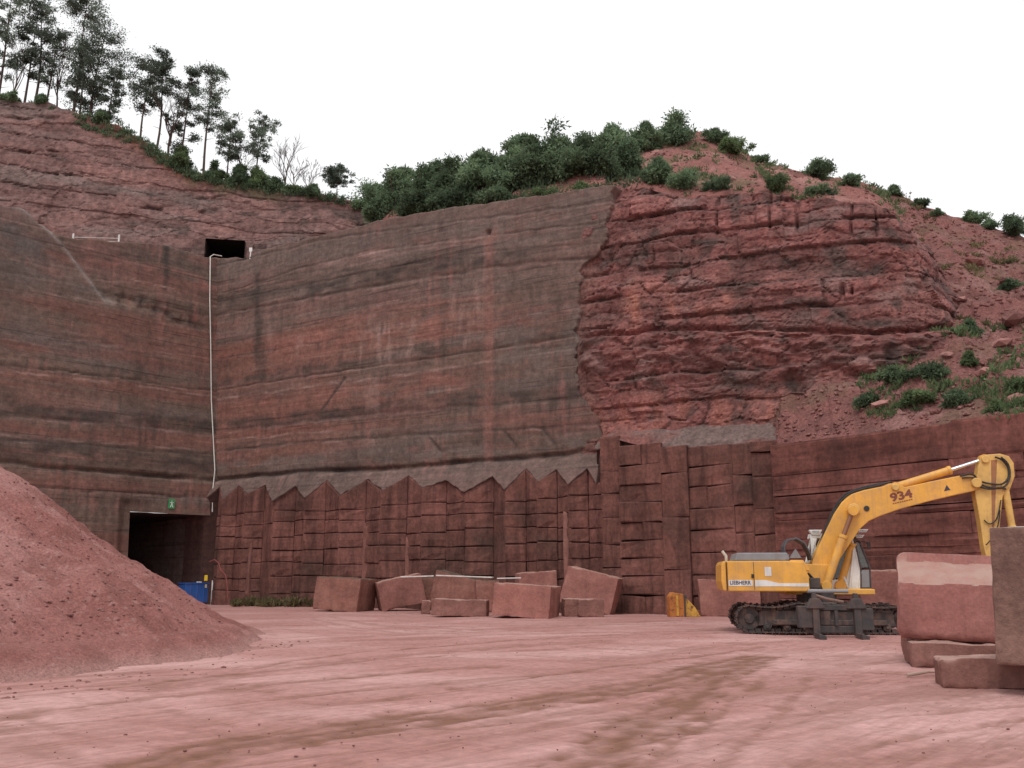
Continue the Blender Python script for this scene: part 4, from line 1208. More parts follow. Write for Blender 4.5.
def make_scree():
    pxs = np.linspace(735, 1260, 330)
    rpx = np.array([r[0] for r in ridge], float)
    ry = np.interp(pxs, rpx, [r[1] for r in ridge]) + 1.5; rd = np.interp(pxs, rpx, [r[2] for r in ridge])
    R = np.stack([rx_of(pxs, ry) * rd, rd, CAM_H + rz_of(ry) * rd], -1)
    u = np.linspace(-3.5, UR + 1, 330)
    ztop = lz(topR, R0, dirR, u) - 0.12
    Fp = np.stack([R0[0] + dirR[0] * u - nR[0] * 0.12, R0[1] + dirR[1] * u - nR[1] * 0.12, ztop], -1)
    nv = 210
    v = np.linspace(0, 1, nv)
    sh = v ** 0.9
    P = Fp[:, None] * (1 - v)[None, :, None] + R[:, None] * v[None, :, None]
    P[..., 2] += (sh - v)[None] * (R[:, 2] - Fp[:, 2])[:, None]
    amp = sstep(0, 0.06, v) * (1 - 0.6 * sstep(0.9, 1, v))
    X, Y, Z = P[..., 0].copy(), P[..., 1].copy(), P[..., 2].copy()
    nz = fbm(X * 0.22, Y * 0.22, 15.0, 4, 0.5)
    P[..., 2] += (0.7 * nz + 0.28 * fbm(X * 0.9, Y * 0.9, 25.0, 4) + 0.10 * fbm(X * 3, Y * 3, 2.0, 3)) * amp[None]
    ter = fbm(X * 0.3, Y * 0.3, 40.0, 3)
    led = sstep(0.2, 0.3, ter) * 0.35
    tk = (1 - sstep(0.0, 0.2, np.linspace(0, 1, len(u)) + 0.03 * fbm(u * .9, 3.0, 1.0, 3)))[:, None]
    P[..., 2] -= 1.2 * tk; P[..., 0] -= nR[0] * 3.0 * tk; P[..., 1] -= nR[1] * 3.0 * tk
    P[..., 2] += led * amp[None]
    back = []
    for db, dz in ((4, -1.0), (12, -4.5), (30, -14), (60, -26)):
        Bk = R.copy(); Bk[:, 1] += db; Bk[:, 0] += db * R[:, 0] / R[:, 1]; Bk[:, 2] += dz
        back.append(Bk[:, None])
    P = np.concatenate([P] + back, 1)
    X, Y, Z = P[..., 0], P[..., 1], P[..., 2]
    col = np.ones(P.shape) * np.array((0.225, 0.095, 0.085))
    col = mixc(col, (0.28, 0.155, 0.14), 0.6 * sstep(0.0, 0.5, fbm(X * 0.5, Y * 0.5, Z * 0.5 + 3, 5)))
    col = mixc(col, (0.14, 0.065, 0.058), 0.6 * sstep(0.05, 0.5, fbm(X * 0.9, Y * 0.9, Z * 0.9 + 7, 4)))
    col = mixc(col, (0.13, 0.095, 0.055), 0.4 * sstep(0.2, 0.55, fbm(X * 0.3, Y * 0.3, Z * 0.3 + 27, 4)))
    me = np_mesh('scree_slope', P, grid_faces(P.shape[0], P.shape[1]), colors=col)
    tag(link_mesh('scree_slope', me, M['scree']), kind='structure')
    return P
screeP = make_scree()
def on_surface(Pgrid, px, py):
    """surface point seen at a pixel (the nearest of the grid points that project there)"""
    p = Pgrid.reshape(-1, 3)
    x, y, d = project(p)
    e = np.hypot(x - px, y - py)
    k = np.where(e < max(2.0, e.min() + 0.8))[0]
    return Vector(p[k[np.argmin(d[k])]])

# ------------------------------------------------------------------ heap of crushed stone on the left
def pile_h(x, y):
    x = x + 0.85
    best = np.full(np.shape(x), -9.0)
    a, b = np.array((-17.5, 25.5)), np.array((-15.6, 17.2))
    for t in np.linspace(0, 1, 25):
        p = a + (b - a) * t
        H = 7.0 * (1 - t) + 4.9 * t + 0.5 * math.sin(t * 7)
        best = np.maximum(best, H - 0.665 * np.hypot(x - p[0], y - p[1]))
    # fresh tip in front
    for cx, cy, H in ((-10.4, 19.9, 2.3), (-9.0, 21.6, 1.75), (-11.2, 16.6, 1.9), (-10.0, 14.6, 0.9), (-12.5, 14.5, 1.7)):
        c = H - 0.64 * np.hypot(x - cx, y - cy)
        best = np.maximum(best, c) + 0.22 * np.exp(-((best - c) / 0.35) ** 2)
    n1 = fbm(x * 0.35, y * 0.35, 1.0, 4)
    ang = np.arctan2(y - 21, x + 17)
    gul = fbm(ang * 9, np.hypot(x + 17, y - 21) * 0.12, 3.0, 3)
    z = best + 0.3 * n1 + 0.2 * gul * sstep(0, 1.5, best) + 0.10 * fbm(x * 1.5, y * 1.5, 2.0, 4) + 0.02 * fbm(x * 7, y * 7, 8.0, 2)
    return z
def make_pile():
    xs = np.concatenate([np.arange(-30, -14, 0.25), np.arange(-14, -4.5, 0.06)])
    ys = np.concatenate([np.arange(9, 24, 0.07), np.arange(24, 36, 0.2)])
    X, Y = np.meshgrid(xs, ys, indexing='ij')
    Z = pile_h(X, Y)
    foot = sstep(-0.5, 0.7, Z)
    Zs = np.where(Z < 0.5, -0.12 + 0.62 * sstep(-0.7, 0.5, Z) ** 1.2, Z)
    Zs = np.where(Z < -0.8, -0.2, np.minimum(Zs, np.maximum(Z, Zs)))
    col = np.ones(Z.shape + (3,)) * np.array((0.33, 0.135, 0.118))
    col = mixc(col, (0.43, 0.21, 0.19), 0.75 * sstep(-0.15, 0.45, fbm(X * 0.3, Y * 0.3, 71.0, 4) + 0.12 * (Zs - 2.2)))
    col = mixc(col, (0.235, 0.088, 0.074), 0.6 * sstep(0.0, 0.4, fbm(X * 0.5, Y * 0.5, Zs * 0.7 + 7, 4)))
    sp = sstep(0.45, 0.6, fbm(X * 9, Y * 9, Zs * 9, 2))
    col = mixc(col, (0.5, 0.33, 0.3), 0.35 * sp)
    col = mixc(col, (0.42, 0.23, 0.205), 0.8 * sstep(0.35, 0.0, Zs))
    P = np.stack([X, Y, Zs], -1)
    me = np_mesh('rubble_heap', P, grid_faces(len(xs), len(ys)), colors=col)
    return tag(link_mesh('rubble_heap', me, M['pile']), 'tall heap of crushed pink sandstone beside the tunnel mouth', 'rubble heap')
make_pile()

# ------------------------------------------------------------------ loose quarried blocks
def block_mesh(name, dims, seed, r0=0.015, n=24, amp=0.05, chip=0.12, arch=0.0):
    d = np.array(dims, float)
    h = d / 2
    cnt = [max(4, min(48, int(q / max(dims) * n * 1.6))) for q in d]
    V, Fq = [], []
    for ax in range(3):
        for sgn in (-1, 1):
            a, b = [k for k in range(3) if k != ax]
            A, B = np.meshgrid(np.linspace(-1, 1, cnt[a] + 1), np.linspace(-1, 1, cnt[b] + 1), indexing='ij')
            P = np.zeros(A.shape + (3,))
            P[..., a], P[..., b], P[..., ax] = A * h[a], B * h[b], sgn * h[ax]
            base = sum(len(v) for v in V)
            V.append(P.reshape(-1, 3))
            Fq.append(grid_faces(cnt[a] + 1, cnt[b] + 1) + base)
    P = np.concatenate(V)
    s = seed * 13.7
    if arch: P[:, 2] -= arch * ((h[1] - P[:, 1]) / (2 * h[1])) ** 1.7 * (P[:, 2] > 0) * P[:, 2] / h[2]
    r = r0 + chip * np.clip(fbm(P[:, 0] * 1.6 + s, P[:, 1] * 1.6, P[:, 2] * 1.6, 3), 0, 1)
    r = np.minimum(r, 0.6 * h.min())[:, None]
    inner = h[None] - r
    q = np.clip(P, -inner, inner)
    dv = P - q
    ln = np.linalg.norm(dv, axis=1)[:, None]
    P = np.where(ln > 1e-6, q + dv / np.maximum(ln, 1e-6) * r, P)
    nrm = P / (np.linalg.norm(P / h, axis=1)[:, None] * h + 1e-6)
    P = P + nrm * (amp * fbm(P[:, 0] * 0.9 + s, P[:, 1] * 0.9, P[:, 2] * 0.9, 4) + amp * 0.3 * fbm(P[:, 0] * 5 + s, P[:, 1] * 4, P[:, 2] * 4, 3))[:, None]
    # not quite square
    rg = np.random.default_rng(seed)
    sk = rg.uniform(-0.06, 0.06, 4)
    P[:, 0] += sk[0] * P[:, 2] + sk[1] * P[:, 1]
    P[:, 2] += sk[2] * P[:, 0] * 0.6
    me = np_mesh(name, P, np.concatenate(Fq), smooth=True)
    bm = bmesh.new(); bm.from_mesh(me)
    bmesh.ops.remove_doubles(bm, verts=bm.verts, dist=0.002)
    bmesh.ops.recalc_face_normals(bm, faces=bm.faces)
    bm.to_mesh(me); bm.free()
    me.set_sharp_from_angle(angle=math.radians(38))
    return me
def put(o, loc, rot, sink=0.03):
    """rest the mesh on z = loc.z after rotating it"""
    R = (Matrix.Rotation(rot[2], 3, 'Z') @ Matrix.Rotation(rot[1], 3, 'Y') @ Matrix.Rotation(rot[0], 3, 'X'))
    co = np.empty(len(o.data.vertices) * 3, np.float32)
    o.data.vertices.foreach_get('co', co)
    z = co.reshape(-1, 3) @ np.array(R)[2]
    o.rotation_euler = rot
    o.location = (loc[0], loc[1], loc[2] - float(z.min()) - sink)
    return o
BSEED = [100]
def place_block(px, py, w, d, h, yaw, tilt, label, mat='loose', zoff=0.0, roll=0.0, name='stone_block', cat='stone block', group=None, **kw):
    BSEED[0] += 1
    g = ground_at(px, py)
    Y = g.y + d * 0.5
    o = link_mesh(name, block_mesh(name, (w, d, h), BSEED[0], **kw), M[mat])
    tag(o, label, cat, group)
    return put(o, (g.x * Y / g.y, Y, ground_h(g.x, Y) * 1.0 + zoff), (math.radians(roll), math.radians(tilt), math.radians(yaw)))
GB = 'quarried blocks lying along the wall foot'
place_block(345, 612, 2.5, 2.2, 1.65, -16, 4, 'dark-topped squared block, leftmost of the row at the wall foot', 'loosedark', group=GB)
place_block(399, 611.5, 2.35, 1.9, 1.5, 14, -11, 'tilted pink block standing second from the left in the row', group=GB)
place_block(462, 611, 2.9, 1.6, 1.5, -14, 12, 'leaning brown block behind the long low one', 'loosedark', group=GB)
place_block(426, 614, .42, .6, .62, 10, 0, 'small cube of stone at the left end of the long low block', 'slab', group=GB)
place_block(460, 617, 2.5, 1.1, .72, -2, 0, 'long low red block lying in front of the leaning brown one', 'slab', group=GB)
place_block(527, 618.5, 2.6, 1.9, 1.35, -20, 2, 'large pale pink rectangular block, nearest in the middle of the row', group=GB)
place_block(572, 617.5, .8, 1.0, .75, 4, 0, 'short low block against the right end of the large pink one', 'slab', group=GB)
place_block(591, 618, 1.1, .8, .75, -3, 0, 'low red block in front of the steeply tilted one', 'slab', group=GB)
place_block(592, 615, 2.5, 1.5, 1.75, -14, 15, 'steeply tilted tall block at the right end of the row', group=GB)
place_block(536, 612, 2.0, 1.5, 1.95, 8, -4, 'grey pink block half hidden behind the large pale one', group=GB)
place_block(487, 612, 1.2, 1.3, 1.6, 5, 0, 'dark block wedged between the leaning brown one and the large pale one', 'loosedark', group=GB)
place_block(437, 610, 1.6, 1.2, 1.7, 6, -3, 'rear block half buried behind the tilted pink one', 'loosedark', group=GB)
# blocks behind and beside the machine
place_block(730, 616.5, 2.7, 1.3, 1.6, -12, 0, 'pinkish block behind the rear of the yellow excavator', group=GB)
place_block(884, 623, 1.5, 1.2, 1.95, -30, -3, 'rounded pink block standing behind the front of the excavator tracks', chip=.2, group=GB)
# near right-hand group
slabA = place_block(968, 668, 2.2, 1.3, .42, -14, 0, 'rough flat slab lying under the big pink block', 'slab', amp=.07, chip=.14, n=18)
slabB = place_block(984, 689, 1.35, .8, .46, -14, 0, 'grey-brown slab lying in front under the corner of the tall block', 'slab', amp=.04, n=18)
place_block(918, 655, .5, .5, .5, 0, 0, 'small dark prop stone under the left edge of the big pink block', 'slab')
big = place_block(956, 666, 2.0, 1.6, 1.74, -19, 1, 'big pink rounded-top block resting on a rough slab beside the excavator', 'bigblock', zoff=.45, chip=.06, r0=.16, n=44, amp=.035, arch=.75)
tall = place_block(1064, 700, 1.55, 1.3, 2.0, -27, 0, 'tall grey-brown block cut off by the right edge of the picture', 'greyblock', zoff=.46, r0=.015, chip=.07, n=36, amp=.02)
place_block(1062, 692, .9, .8, .46, -20, 0, 'prop stone under the tall grey-brown block', 'slab')
# pale strips added for the sky's reflection on wet block tops
def glint(p, q, w, t, mat, label, cat='glint', name='glint'):
    p, q = Vector(p), Vector(q)
    L = (q - p).length
    b = MB().box((L / 2, 0, 0), (L, w, t))
    o = b.build(name, mat, None, 0.012, 1)
    o.location = p
    o.rotation_euler = (q - p).to_track_quat('X', 'Z').to_euler()
    return tag(o, label, cat)
M['pale'] = paint_mat('pale_glint', (0.62, 0.58, 0.55), 0.5, amt=0.35)  # colour of the added sky-reflection strips
glint(at(401, 577, 45.6), at(434, 576, 45.6), .5, .06, M['pale'], 'short pale strip added as sky reflection across the tilted pink block')
glint(at(437, 575.5, 45.0), at(493, 577.5, 44.6), .5, .06, M['pale'], 'long pale strip added as sky reflection on the blocks left of the large pale one')
glint(at(497, 578.5, 44.4), at(521, 578, 44.4), .5, .06, M['pale'], 'pale strip end added as sky reflection above the large pale block')
# crooked stick by the near slabs
b = MB().tube([(0, 0, .03), (.25, .12, .05), (.5, .3, .06), (.72, .38, .05)], [.028, .03, .025, .018], 7)
o = b.build('stick', paint_mat('dry_wood', (0.4, 0.27, 0.22), 0.8, amt=.3), None, smooth=True)
g = ground_at(907, 677); o.location = (g.x, g.y, 0)
tag(o, 'pale crooked stick on the ground before the near slab', 'stick')

# ------------------------------------------------------------------ stones
def stone_mesh(seed):
    rg = np.random.default_rng(seed)
    bm = bmesh.new()
    bmesh.ops.create_icosphere(bm, subdivisions=1, radius=0.5)
    for v in bm.verts:
        v.co *= rg.uniform(.7, 1.25)
        v.co.z *= .65
    me = bpy.data.meshes.new('stone'); bm.to_mesh(me); bm.free()
    return me
STM = [stone_mesh(k) for k in range(6)]
def stones_stuff(name, pts, sizes, label, cat, seed=1):
    rg = np.random.default_rng(seed)
    V, Fc, n = [], [], 0
    tmpl = []
    for me in STM:
        co = np.empty(len(me.vertices) * 3, np.float32); me.vertices.foreach_get('co', co)
        tmpl.append((co.reshape(-1, 3), np.array([p.vertices[:] for p in me.polygons])))
    for p, s in zip(pts, sizes):
        co, fc = tmpl[rg.integers(len(tmpl))]
        a = rg.uniform(0, 6.28); c, si = math.cos(a), math.sin(a)
        R = np.array([[c, -si, 0], [si, c, 0], [0, 0, 1]])
        V.append(co @ R.T * s * rg.uniform(.7, 1.3, 3) + p)
        Fc.append(fc + n); n += len(co)
    me = np_mesh(name, np.concatenate(V), None, np.concatenate(Fc), smooth=False)
    return tag(link_mesh(name, me, M['stone']), label, cat, kind='stuff')
rg = np.random.default_rng(3)
pts, sz = [], []
for _ in range(2600):                                    # stones of the heap's skirt and yard
    if rg.random() < .6:
        x, y = rg.uniform(-14, -5.5), rg.uniform(13.5, 27)
        z = float(pile_h(np.array(x), np.array(y)))
        if z < 0.15 and rg.random() < .6: continue
        z = max(z, 0.0); s = rg.uniform(.03, .10)
    else:
        y = rg.uniform(8, 46); x = rg.uniform(-.6, .6) * y
        z = 0.0; s = rg.uniform(.01, .035)
    pts.append((x, y, z)); sz.append(s)
for _ in range(110):                                     # bigger lumps rolled to the foot of the heap
    a = rg.uniform(-1.4, .5); r = rg.uniform(6.5, 9.6)
    x, y = -16.8 + r * math.cos(a), 21.5 + r * math.sin(a)
    z = max(float(pile_h(np.array(x), np.array(y))), 0.0)
    pts.append((x, y, z)); sz.append(rg.uniform(.05, .15))
stones_stuff('gravel', pts, sz, 'small red stones strewn over yard and heap', 'gravel')
flat = screeP[:, :205].reshape(-1, 3)
idx = rg.integers(0, len(flat), 6500)
stones_stuff('loose_stones', flat[idx] + np.array([0, 0, .02]), rg.uniform(.08, .34, len(idx)) ** 1.15, 'loose stones covering the scree slope', 'stones', 2)
flat = hillP[:, 2:66].reshape(-1, 3)
idx = rg.integers(0, len(flat), 1200)
stones_stuff('loose_stones', flat[idx], rg.uniform(.08, .3, len(idx)), 'loose stones on the hill above the sawn face', 'stones', 4)
for k, (px, py, s) in enumerate(((975, 263, .9), (1005, 282, .7), (900, 300, .5), (985, 375, .8), (1000, 345, .7), (948, 355, .55), (1015, 322, .9), (880, 405, .6), (960, 300, .6), (1018, 400, .7))):
    p = on_surface(screeP, px, py)
    o = link_mesh('boulder', STM[k % 6], M['stone'])
    o.location = p + Vector((0, 0, .1)); o.scale = (s * 1.5, s * 1.2, s); o.rotation_euler = (0.2, .1, k * 1.3)
    tag(o, ['wide boulder high on the scree below the crest', 'boulder near the right edge under the crest shrubs', 'small boulder beside the rounded end of the cliff', 'pale boulder left of the lowest right-edge bush', 'boulder in mid scree right of the dark green bush', 'small boulder above the dark green scree bush', 'large boulder at the right edge halfway down the scree', 'boulder low on the scree under the cliff foot', 'boulder just right of the cliff end', 'boulder on the bench lip near the right edge'][k], 'boulder', 'boulders on the scree')

# ------------------------------------------------------------------ plants
def leaf_cloud(centers, radii, per, size, seed, flat=0.6, vert=False):
    """many small leaf or needle faces spread through clumps; returns verts, tris, tint"""
    rg = np.random.default_rng(seed)
    C = np.repeat(np.asarray(centers, float), per, 0)
    Rr = np.repeat(np.asarray(radii, float), per)[:, None]
    n = len(C)
    d = rg.normal(size=(n, 3))
    P = C + np.clip(d, -2.2, 2.2) * 0.55 * Rr * np.array([1, 1, flat])
    d /= np.linalg.norm(d, axis=1)[:, None]
    a = d * 0.6 + rg.normal(size=(n, 3)) * 0.6
    if vert: a[:, 2] = np.abs(a[:, 2]) + .8
    a /= np.linalg.norm(a, axis=1)[:, None]
    b = np.cross(a, rg.normal(size=(n, 3))); b /= np.linalg.norm(b, axis=1)[:, None]
    s = size * rg.uniform(.6, 1.4, (n, 1))
    V = np.stack([P - b * s * .32, P + b * s * .32, P + a * s * 1.3], 1).reshape(-1, 3)
    T = np.arange(n * 3).reshape(-1, 3)
    ct = np.repeat(rg.uniform(.65, 1.3, len(centers)), per)[:, None] * rg.uniform(.8, 1.2, (n, 1)) * np.ones((1, 3))
    return V, T, np.repeat(ct, 3, 0)
def cloud_obj(name, parts, mat, parent):
    V, T, Cc, n = [], [], [], 0
    for v, t, c in parts:
        V.append(v); T.append(t + n); Cc.append(c); n += len(v)
    me = np_mesh(name, np.concatenate(V), None, np.concatenate(T), smooth=False, colors=np.concatenate(Cc))
    return link_mesh(name, me, mat, parent)
def trunk_path(h, lean, rg, n=8):
    p, x, y = [], 0, 0
    bx, by = rg.uniform(-.04, .04), rg.uniform(-.04, .04)
    for i in range(n + 1):
        t = i / n
        p.append(Vector((lean * t * t + bx * math.sin(t * 5) * h * .4, by * math.sin(t * 4) * h * .4, h * t)))
    return p
def pine(loc, h, cs, cw, label, seed, lean=0.0, dens=1.0, group='pines on the skyline'):
    """cs = height share where the crown starts, cw = crown half width in metres"""
    rg = np.random.default_rng(seed)
    root = empty('pine_tree', loc, 0, label, 'tree', group)
    path = trunk_path(h, lean, rg, 9)
    r0 = .02 * h ** .7 + .015
    b = MB().tube([path[0] - Vector((0, 0, .4))] + path, [r0 * 1.2] + [r0 * (1 - .85 * i / 9) for i in range(10)], 7)
    cen, rad = [], []
    nb = int(20 * dens + 9)
    def pt(t): 
        k = t * 9; i = min(int(k), 8)
        return path[i].lerp(path[i + 1], k - i)
    for k in range(nb):
        t = cs + (1 - cs) * (k + rg.random() * .8) / nb
        if t > .985: t = .985
        a = rg.uniform(0, 6.283)
        prof = (0.55 + 0.45 * math.sin(min(1, (t - cs) / max(.05, 1 - cs)) * math.pi * .8 + .4)) * rg.uniform(.55, 1.1)
        L = cw * prof
        p0 = pt(t)
        up = rg.uniform(.05, .45) * L
        p1 = p0 + Vector((math.cos(a) * L * .55, math.sin(a) * L * .55, up * .35))
        p2 = p0 + Vector((math.cos(a) * L, math.sin(a) * L, up))
        b.tube([p0, p1, p2], [r0 * .38 * (1 - t * .6), r0 * .25 * (1 - t * .6), .012], 5, False)
        for f, rr in ((1.0, .34), (.72, .3), (.45, .2)):
            if rg.random() < .22: continue
            q = p0.lerp(p2, f)
            cen.append((q.x + rg.normal() * .12, q.y + rg.normal() * .12, q.z + rr * .25 * cw * .6 + rg.normal() * .08))
            rad.append(rr * cw * rg.uniform(.6, 1.2) * .8)
    q = pt(.98)
    for k in range(3):
        cen.append((q.x + rg.normal() * .2, q.y + rg.normal() * .2, q.z + rg.normal() * .15)); rad.append(cw * .28)
    # dead snags under the crown
    for k in range(4):
        t = rg.uniform(cs * .45, cs); a = rg.uniform(0, 6.28); p0 = pt(t); L = cw * rg.uniform(.2, .5)
        b.tube([p0, p0 + Vector((math.cos(a) * L, math.sin(a) * L, L * .15))], [.025, .008], 4, False)
    b.build('trunk', M['bark'], root, smooth=True)
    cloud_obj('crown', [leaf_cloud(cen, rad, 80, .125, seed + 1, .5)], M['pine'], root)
    return root
def bare_tree(loc, h, label, seed, spread=.35, group='leafless trees on the skyline'):
    rg = np.random.default_rng(seed)
    root = empty('bare_tree', loc, 0, label, 'tree', group)
    b, tw = MB(), MB()
    def grow(p, d, L, r, lev):
        q = p + d * L * .5 + Vector(rg.normal(size=3) * L * .03)
        e = p + d * L
        (b if lev < 2 else tw).tube([p, q, e], [r, r * .8, r * .55], 5 if lev < 2 else 3, False)
        if lev >= 4: return
        for k in range(3 if lev else 6):
            f = rg.uniform(.45, 1.0) if k else 1.0
            a = rg.uniform(0, 6.28); s = rg.uniform(.5, 1.2) * spread * 2
            nd = (d + Vector((math.cos(a) * s, math.sin(a) * s, rg.uniform(0, .35)))).normalized()
            grow(p.lerp(e, f), nd, L * rg.uniform(.5, .72), max(r * .5, .012), lev + 1)
    grow(Vector((0, 0, -.3)), Vector((rg.uniform(-.08, .08), 0, 1)).normalized(), h * .48, .016 * h, 0)
    b.build('trunk', M['bark'], root, smooth=True)
    tw.build('twigs', M['bark'], root)
    return root
def shrub_tree(loc, w, h, label, seed, mat='bush', group=None, name='shrub', size=.2, dens=1.0, cat='shrub', spiky=0.0):
    rg = np.random.default_rng(seed)
    root = empty(name, loc, rg.uniform(0, 6), label, cat, group)
    b = MB(); cen, rad = [], []
    nst = 3 + int(rg.integers(0, 3))
    R = w / 2
    for k in range(nst):
        a = rg.uniform(0, 6.28); L = rg.uniform(.1, .5) * R
        top = Vector((math.cos(a) * L, math.sin(a) * L, h * rg.uniform(.6, .92)))
        b.tube([(0, 0, -.3), top * .5 + Vector((0, 0, .05 * h)), top], [.02 * h + .01, .014 * h + .008, .008], 5, False)
    nc = int(40 * dens)
    lob = [(rg.uniform(0, 6.28), rg.uniform(.35, 1.35), rg.uniform(.4, 1.25)) for _ in range(6)]
    for k in range(nc):
        t = rg.random() ** .8
        a = rg.uniform(0, 6.28)
        prof = (math.sin(min(1.0, t * .9 + .16) * math.pi) ** .6) * (1 - spiky * t)
        la, lr, lh = lob[int(rg.integers(0, 6))]
        a = la + rg.normal() * .5
        rr = R * prof * rg.random() ** .5 * lr
        z = h * (.06 + .9 * t) * lh
        p = Vector((math.cos(a) * rr, math.sin(a) * rr, z))
        cen.append(p); rad.append(R * rg.uniform(.12, .32))
        b.tube([(p.x * .25, p.y * .25, z * .7), p], [.018, .006], 3, False)
    b.build('stems', M['bark'], root)
    per = int(np.clip(90 * w, 60, 190))
    cloud_obj('crown', [leaf_cloud(cen, rad, per, size, seed + 5, .8)], M[mat], root)
    return root

upflat = upP
def up_at(px, py, back=0.0):
    p = on_surface(upP, px, py)
    d = Vector((p.x, p.y, 0)).normalized()
    return p + d * back
def hpx(px_h, Y): return px_h * Y / 900.0
# pines along the left skyline: base pixel, top row, crown start, crown half width (m)
PINES = [
    (3, 84, -24, .35, 1.5, .1, 1.2, 'leftmost pine, its dense crown cut by the left and top picture edges'),
    (27, 86, -6, .4, 1.2, .3, .8, 'slim pine second from the left picture edge'),
    (37, 88, -16, .5, 1.7, -.2, .9, 'tall pine with a crown cut off by the top picture edge'),
    (50, 92, 20, .35, 1.5, .5, .8, 'sparse pine leaning right, just left of the very tall bare-stemmed one'),
    (76, 103, -10, .86, 1.9, .3, .9, 'very tall bare-stemmed pine with a small flat crown at the top edge'),
    (96, 110, 22, .22, 2.4, .5, 2.2, 'broad dense dark pine, the bulkiest on the left skyline'),
    (84, 106, 34, .3, 1.5, -.2, 1.5, 'dark pine half hidden left of the broad dense one'),
    (110, 116, 60, .3, 1.1, .2, 1.0, 'short thin pine at the right foot of the broad dense one'),
    (141, 130, 52, .5, 1.7, .4, 1.3, 'crooked pine with a rounded crown, first right of the sky gap'),
    (159, 143, 46, .5, 1.2, .1, .8, 'thin tall pine right beside the crooked one'),
    (181, 158, 62, .25, 1.3, .7, 1.3, 'leafy pine with foliage low on its stem, left of the isolated one'),
    (206, 168, 58, .55, 1.5, .1, 1.0, 'isolated upright pine with an open round crown'),
    (229, 175, 114, .5, 1.2, .1, 1.0, 'small pine just right of the isolated upright one'),
    (259, 179, 110, .5, 1.3, .2, .9, 'small flat-topped pine left of the leafless trees'),
    (338, 194, 163, .55, 1.0, .1, .8, 'tiny umbrella-shaped pine alone at the right end of the skyline'),
]
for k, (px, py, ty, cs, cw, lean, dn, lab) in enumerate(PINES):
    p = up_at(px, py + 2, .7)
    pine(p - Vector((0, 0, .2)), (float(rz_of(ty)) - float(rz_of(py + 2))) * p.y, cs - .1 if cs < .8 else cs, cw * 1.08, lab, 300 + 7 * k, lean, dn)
BARES = [(170, 150, 52, 'leafless slender tree between the thin pine and the leafy one'), (283, 183, 115, 'tallest leafless tree left of the tiny umbrella pine'), (296, 185, 130, 'leafless tree second from the right of its group'),
         (311, 188, 142, 'small leafless tree nearest the tiny umbrella pine'), (63, 98, 22, 'thin leafless tree left of the very tall bare-stemmed pine'), (20, 84, 10, 'thin leafless tree among the leftmost pines'), (245, 178, 120, 'leafless sapling between the two small pines')]
for k, (px, py, ty, lab) in enumerate(BARES):
    p = up_at(px, py + 2, 1.0)
    bare_tree(p - Vector((0, 0, .2)), (float(rz_of(ty)) - float(rz_of(py + 2))) * p.y * .8, lab, 500 + k, .3)
LOWB = [(12, 86, 26, 12, 'bush'), (45, 92, 18, 10, 'bush'), (100, 113, 24, 14, 'bush'), (186, 160, 26, 28, 'bushlight'), (214, 173, 20, 22, 'bush'), (240, 178, 26, 22, 'bush'), (255, 181, 30, 18, 'bushlight'), (275, 184, 22, 16, 'bush'), (314, 190, 22, 14, 'bush'), (222, 176, 16, 14, 'bushlight'), (292, 187, 20, 10, 'bushlight')]
LOWL = ['low dark shrub under the leftmost pines', 'small shrub left of the very tall bare-stemmed pine', 'dark shrub at the foot of the broad dense pine', 'fresh green shrub below the leafy pine', 'dark shrub at the foot of the isolated pine', 'dark shrub at the foot of the small pine', 'fresh green shrub left of the leafless trees', 'dark shrub under the tallest leafless tree', 'rounded dark shrub at the right end of the leafless trees', 'small fresh green shrub right of the isolated pine', 'low fresh green shrub under the leafless trees']
for k, (px, py, w, h, m) in enumerate(LOWB):
    p = up_at(px, py + 3, .3)
    shrub_tree(p - Vector((0, 0, .1)), hpx(w, p.y), hpx(h, p.y), LOWL[k], 600 + k, m, 'shrubs under the skyline pines', size=.14, dens=.9)
# evergreen thicket above the sawn face: base pixel, width, height in pixels
THICK = [
    (368, 208, 44, 34), (395, 206, 44, 44), (422, 203, 44, 48), (450, 200, 44, 48), (478, 197, 46, 50), (505, 192, 44, 46), (532, 186, 46, 52), (556, 178, 62, 64), (585, 172, 48, 50), (606, 172, 34, 40), (628, 176, 44, 50),
    (384, 214, 34, 22), (412, 211, 36, 24), (440, 208, 32, 22), (466, 203, 34, 24), (497, 200, 30, 20), (645, 150, 36, 34), (676, 142, 50, 30), (612, 150, 40, 30), (658, 180, 26, 24), (520, 170, 40, 40), (484, 176, 36, 32), (438, 182, 34, 28), (405, 190, 32, 24),
]
TL = ['low evergreen at the left tip of the thicket', 'second evergreen from the left tip of the thicket', 'third evergreen from the left tip of the thicket', 'fourth evergreen from the left tip of the thicket', 'fifth evergreen from the left tip of the thicket', 'sixth evergreen from the left tip of the thicket', 'evergreen just left of the tallest one in the thicket', 'tallest and broadest evergreen, crowning the thicket', 'evergreen just right of the tallest one in the thicket', 'narrow evergreen above the bare red patch of soil', 'round evergreen at the right end of the thicket, on the cliff lip',
      'low shrub on the lip of the sawn face, leftmost', 'low shrub on the lip of the sawn face, second from left', 'low shrub on the lip of the sawn face, third from left', 'low shrub on the lip of the sawn face, fourth from left', 'low shrub on the lip of the sawn face, rightmost', 'skyline evergreen left of the wide one on the red knoll', 'wide skyline evergreen crowning the red knoll', 'skyline evergreen between the tallest one and the red knoll', 'small shrub right of the round evergreen on the cliff lip', 'skyline evergreen left of the tallest one', 'skyline evergreen above the fifth one of the thicket', 'skyline evergreen above the fourth one of the thicket', 'skyline evergreen above the second one of the thicket']
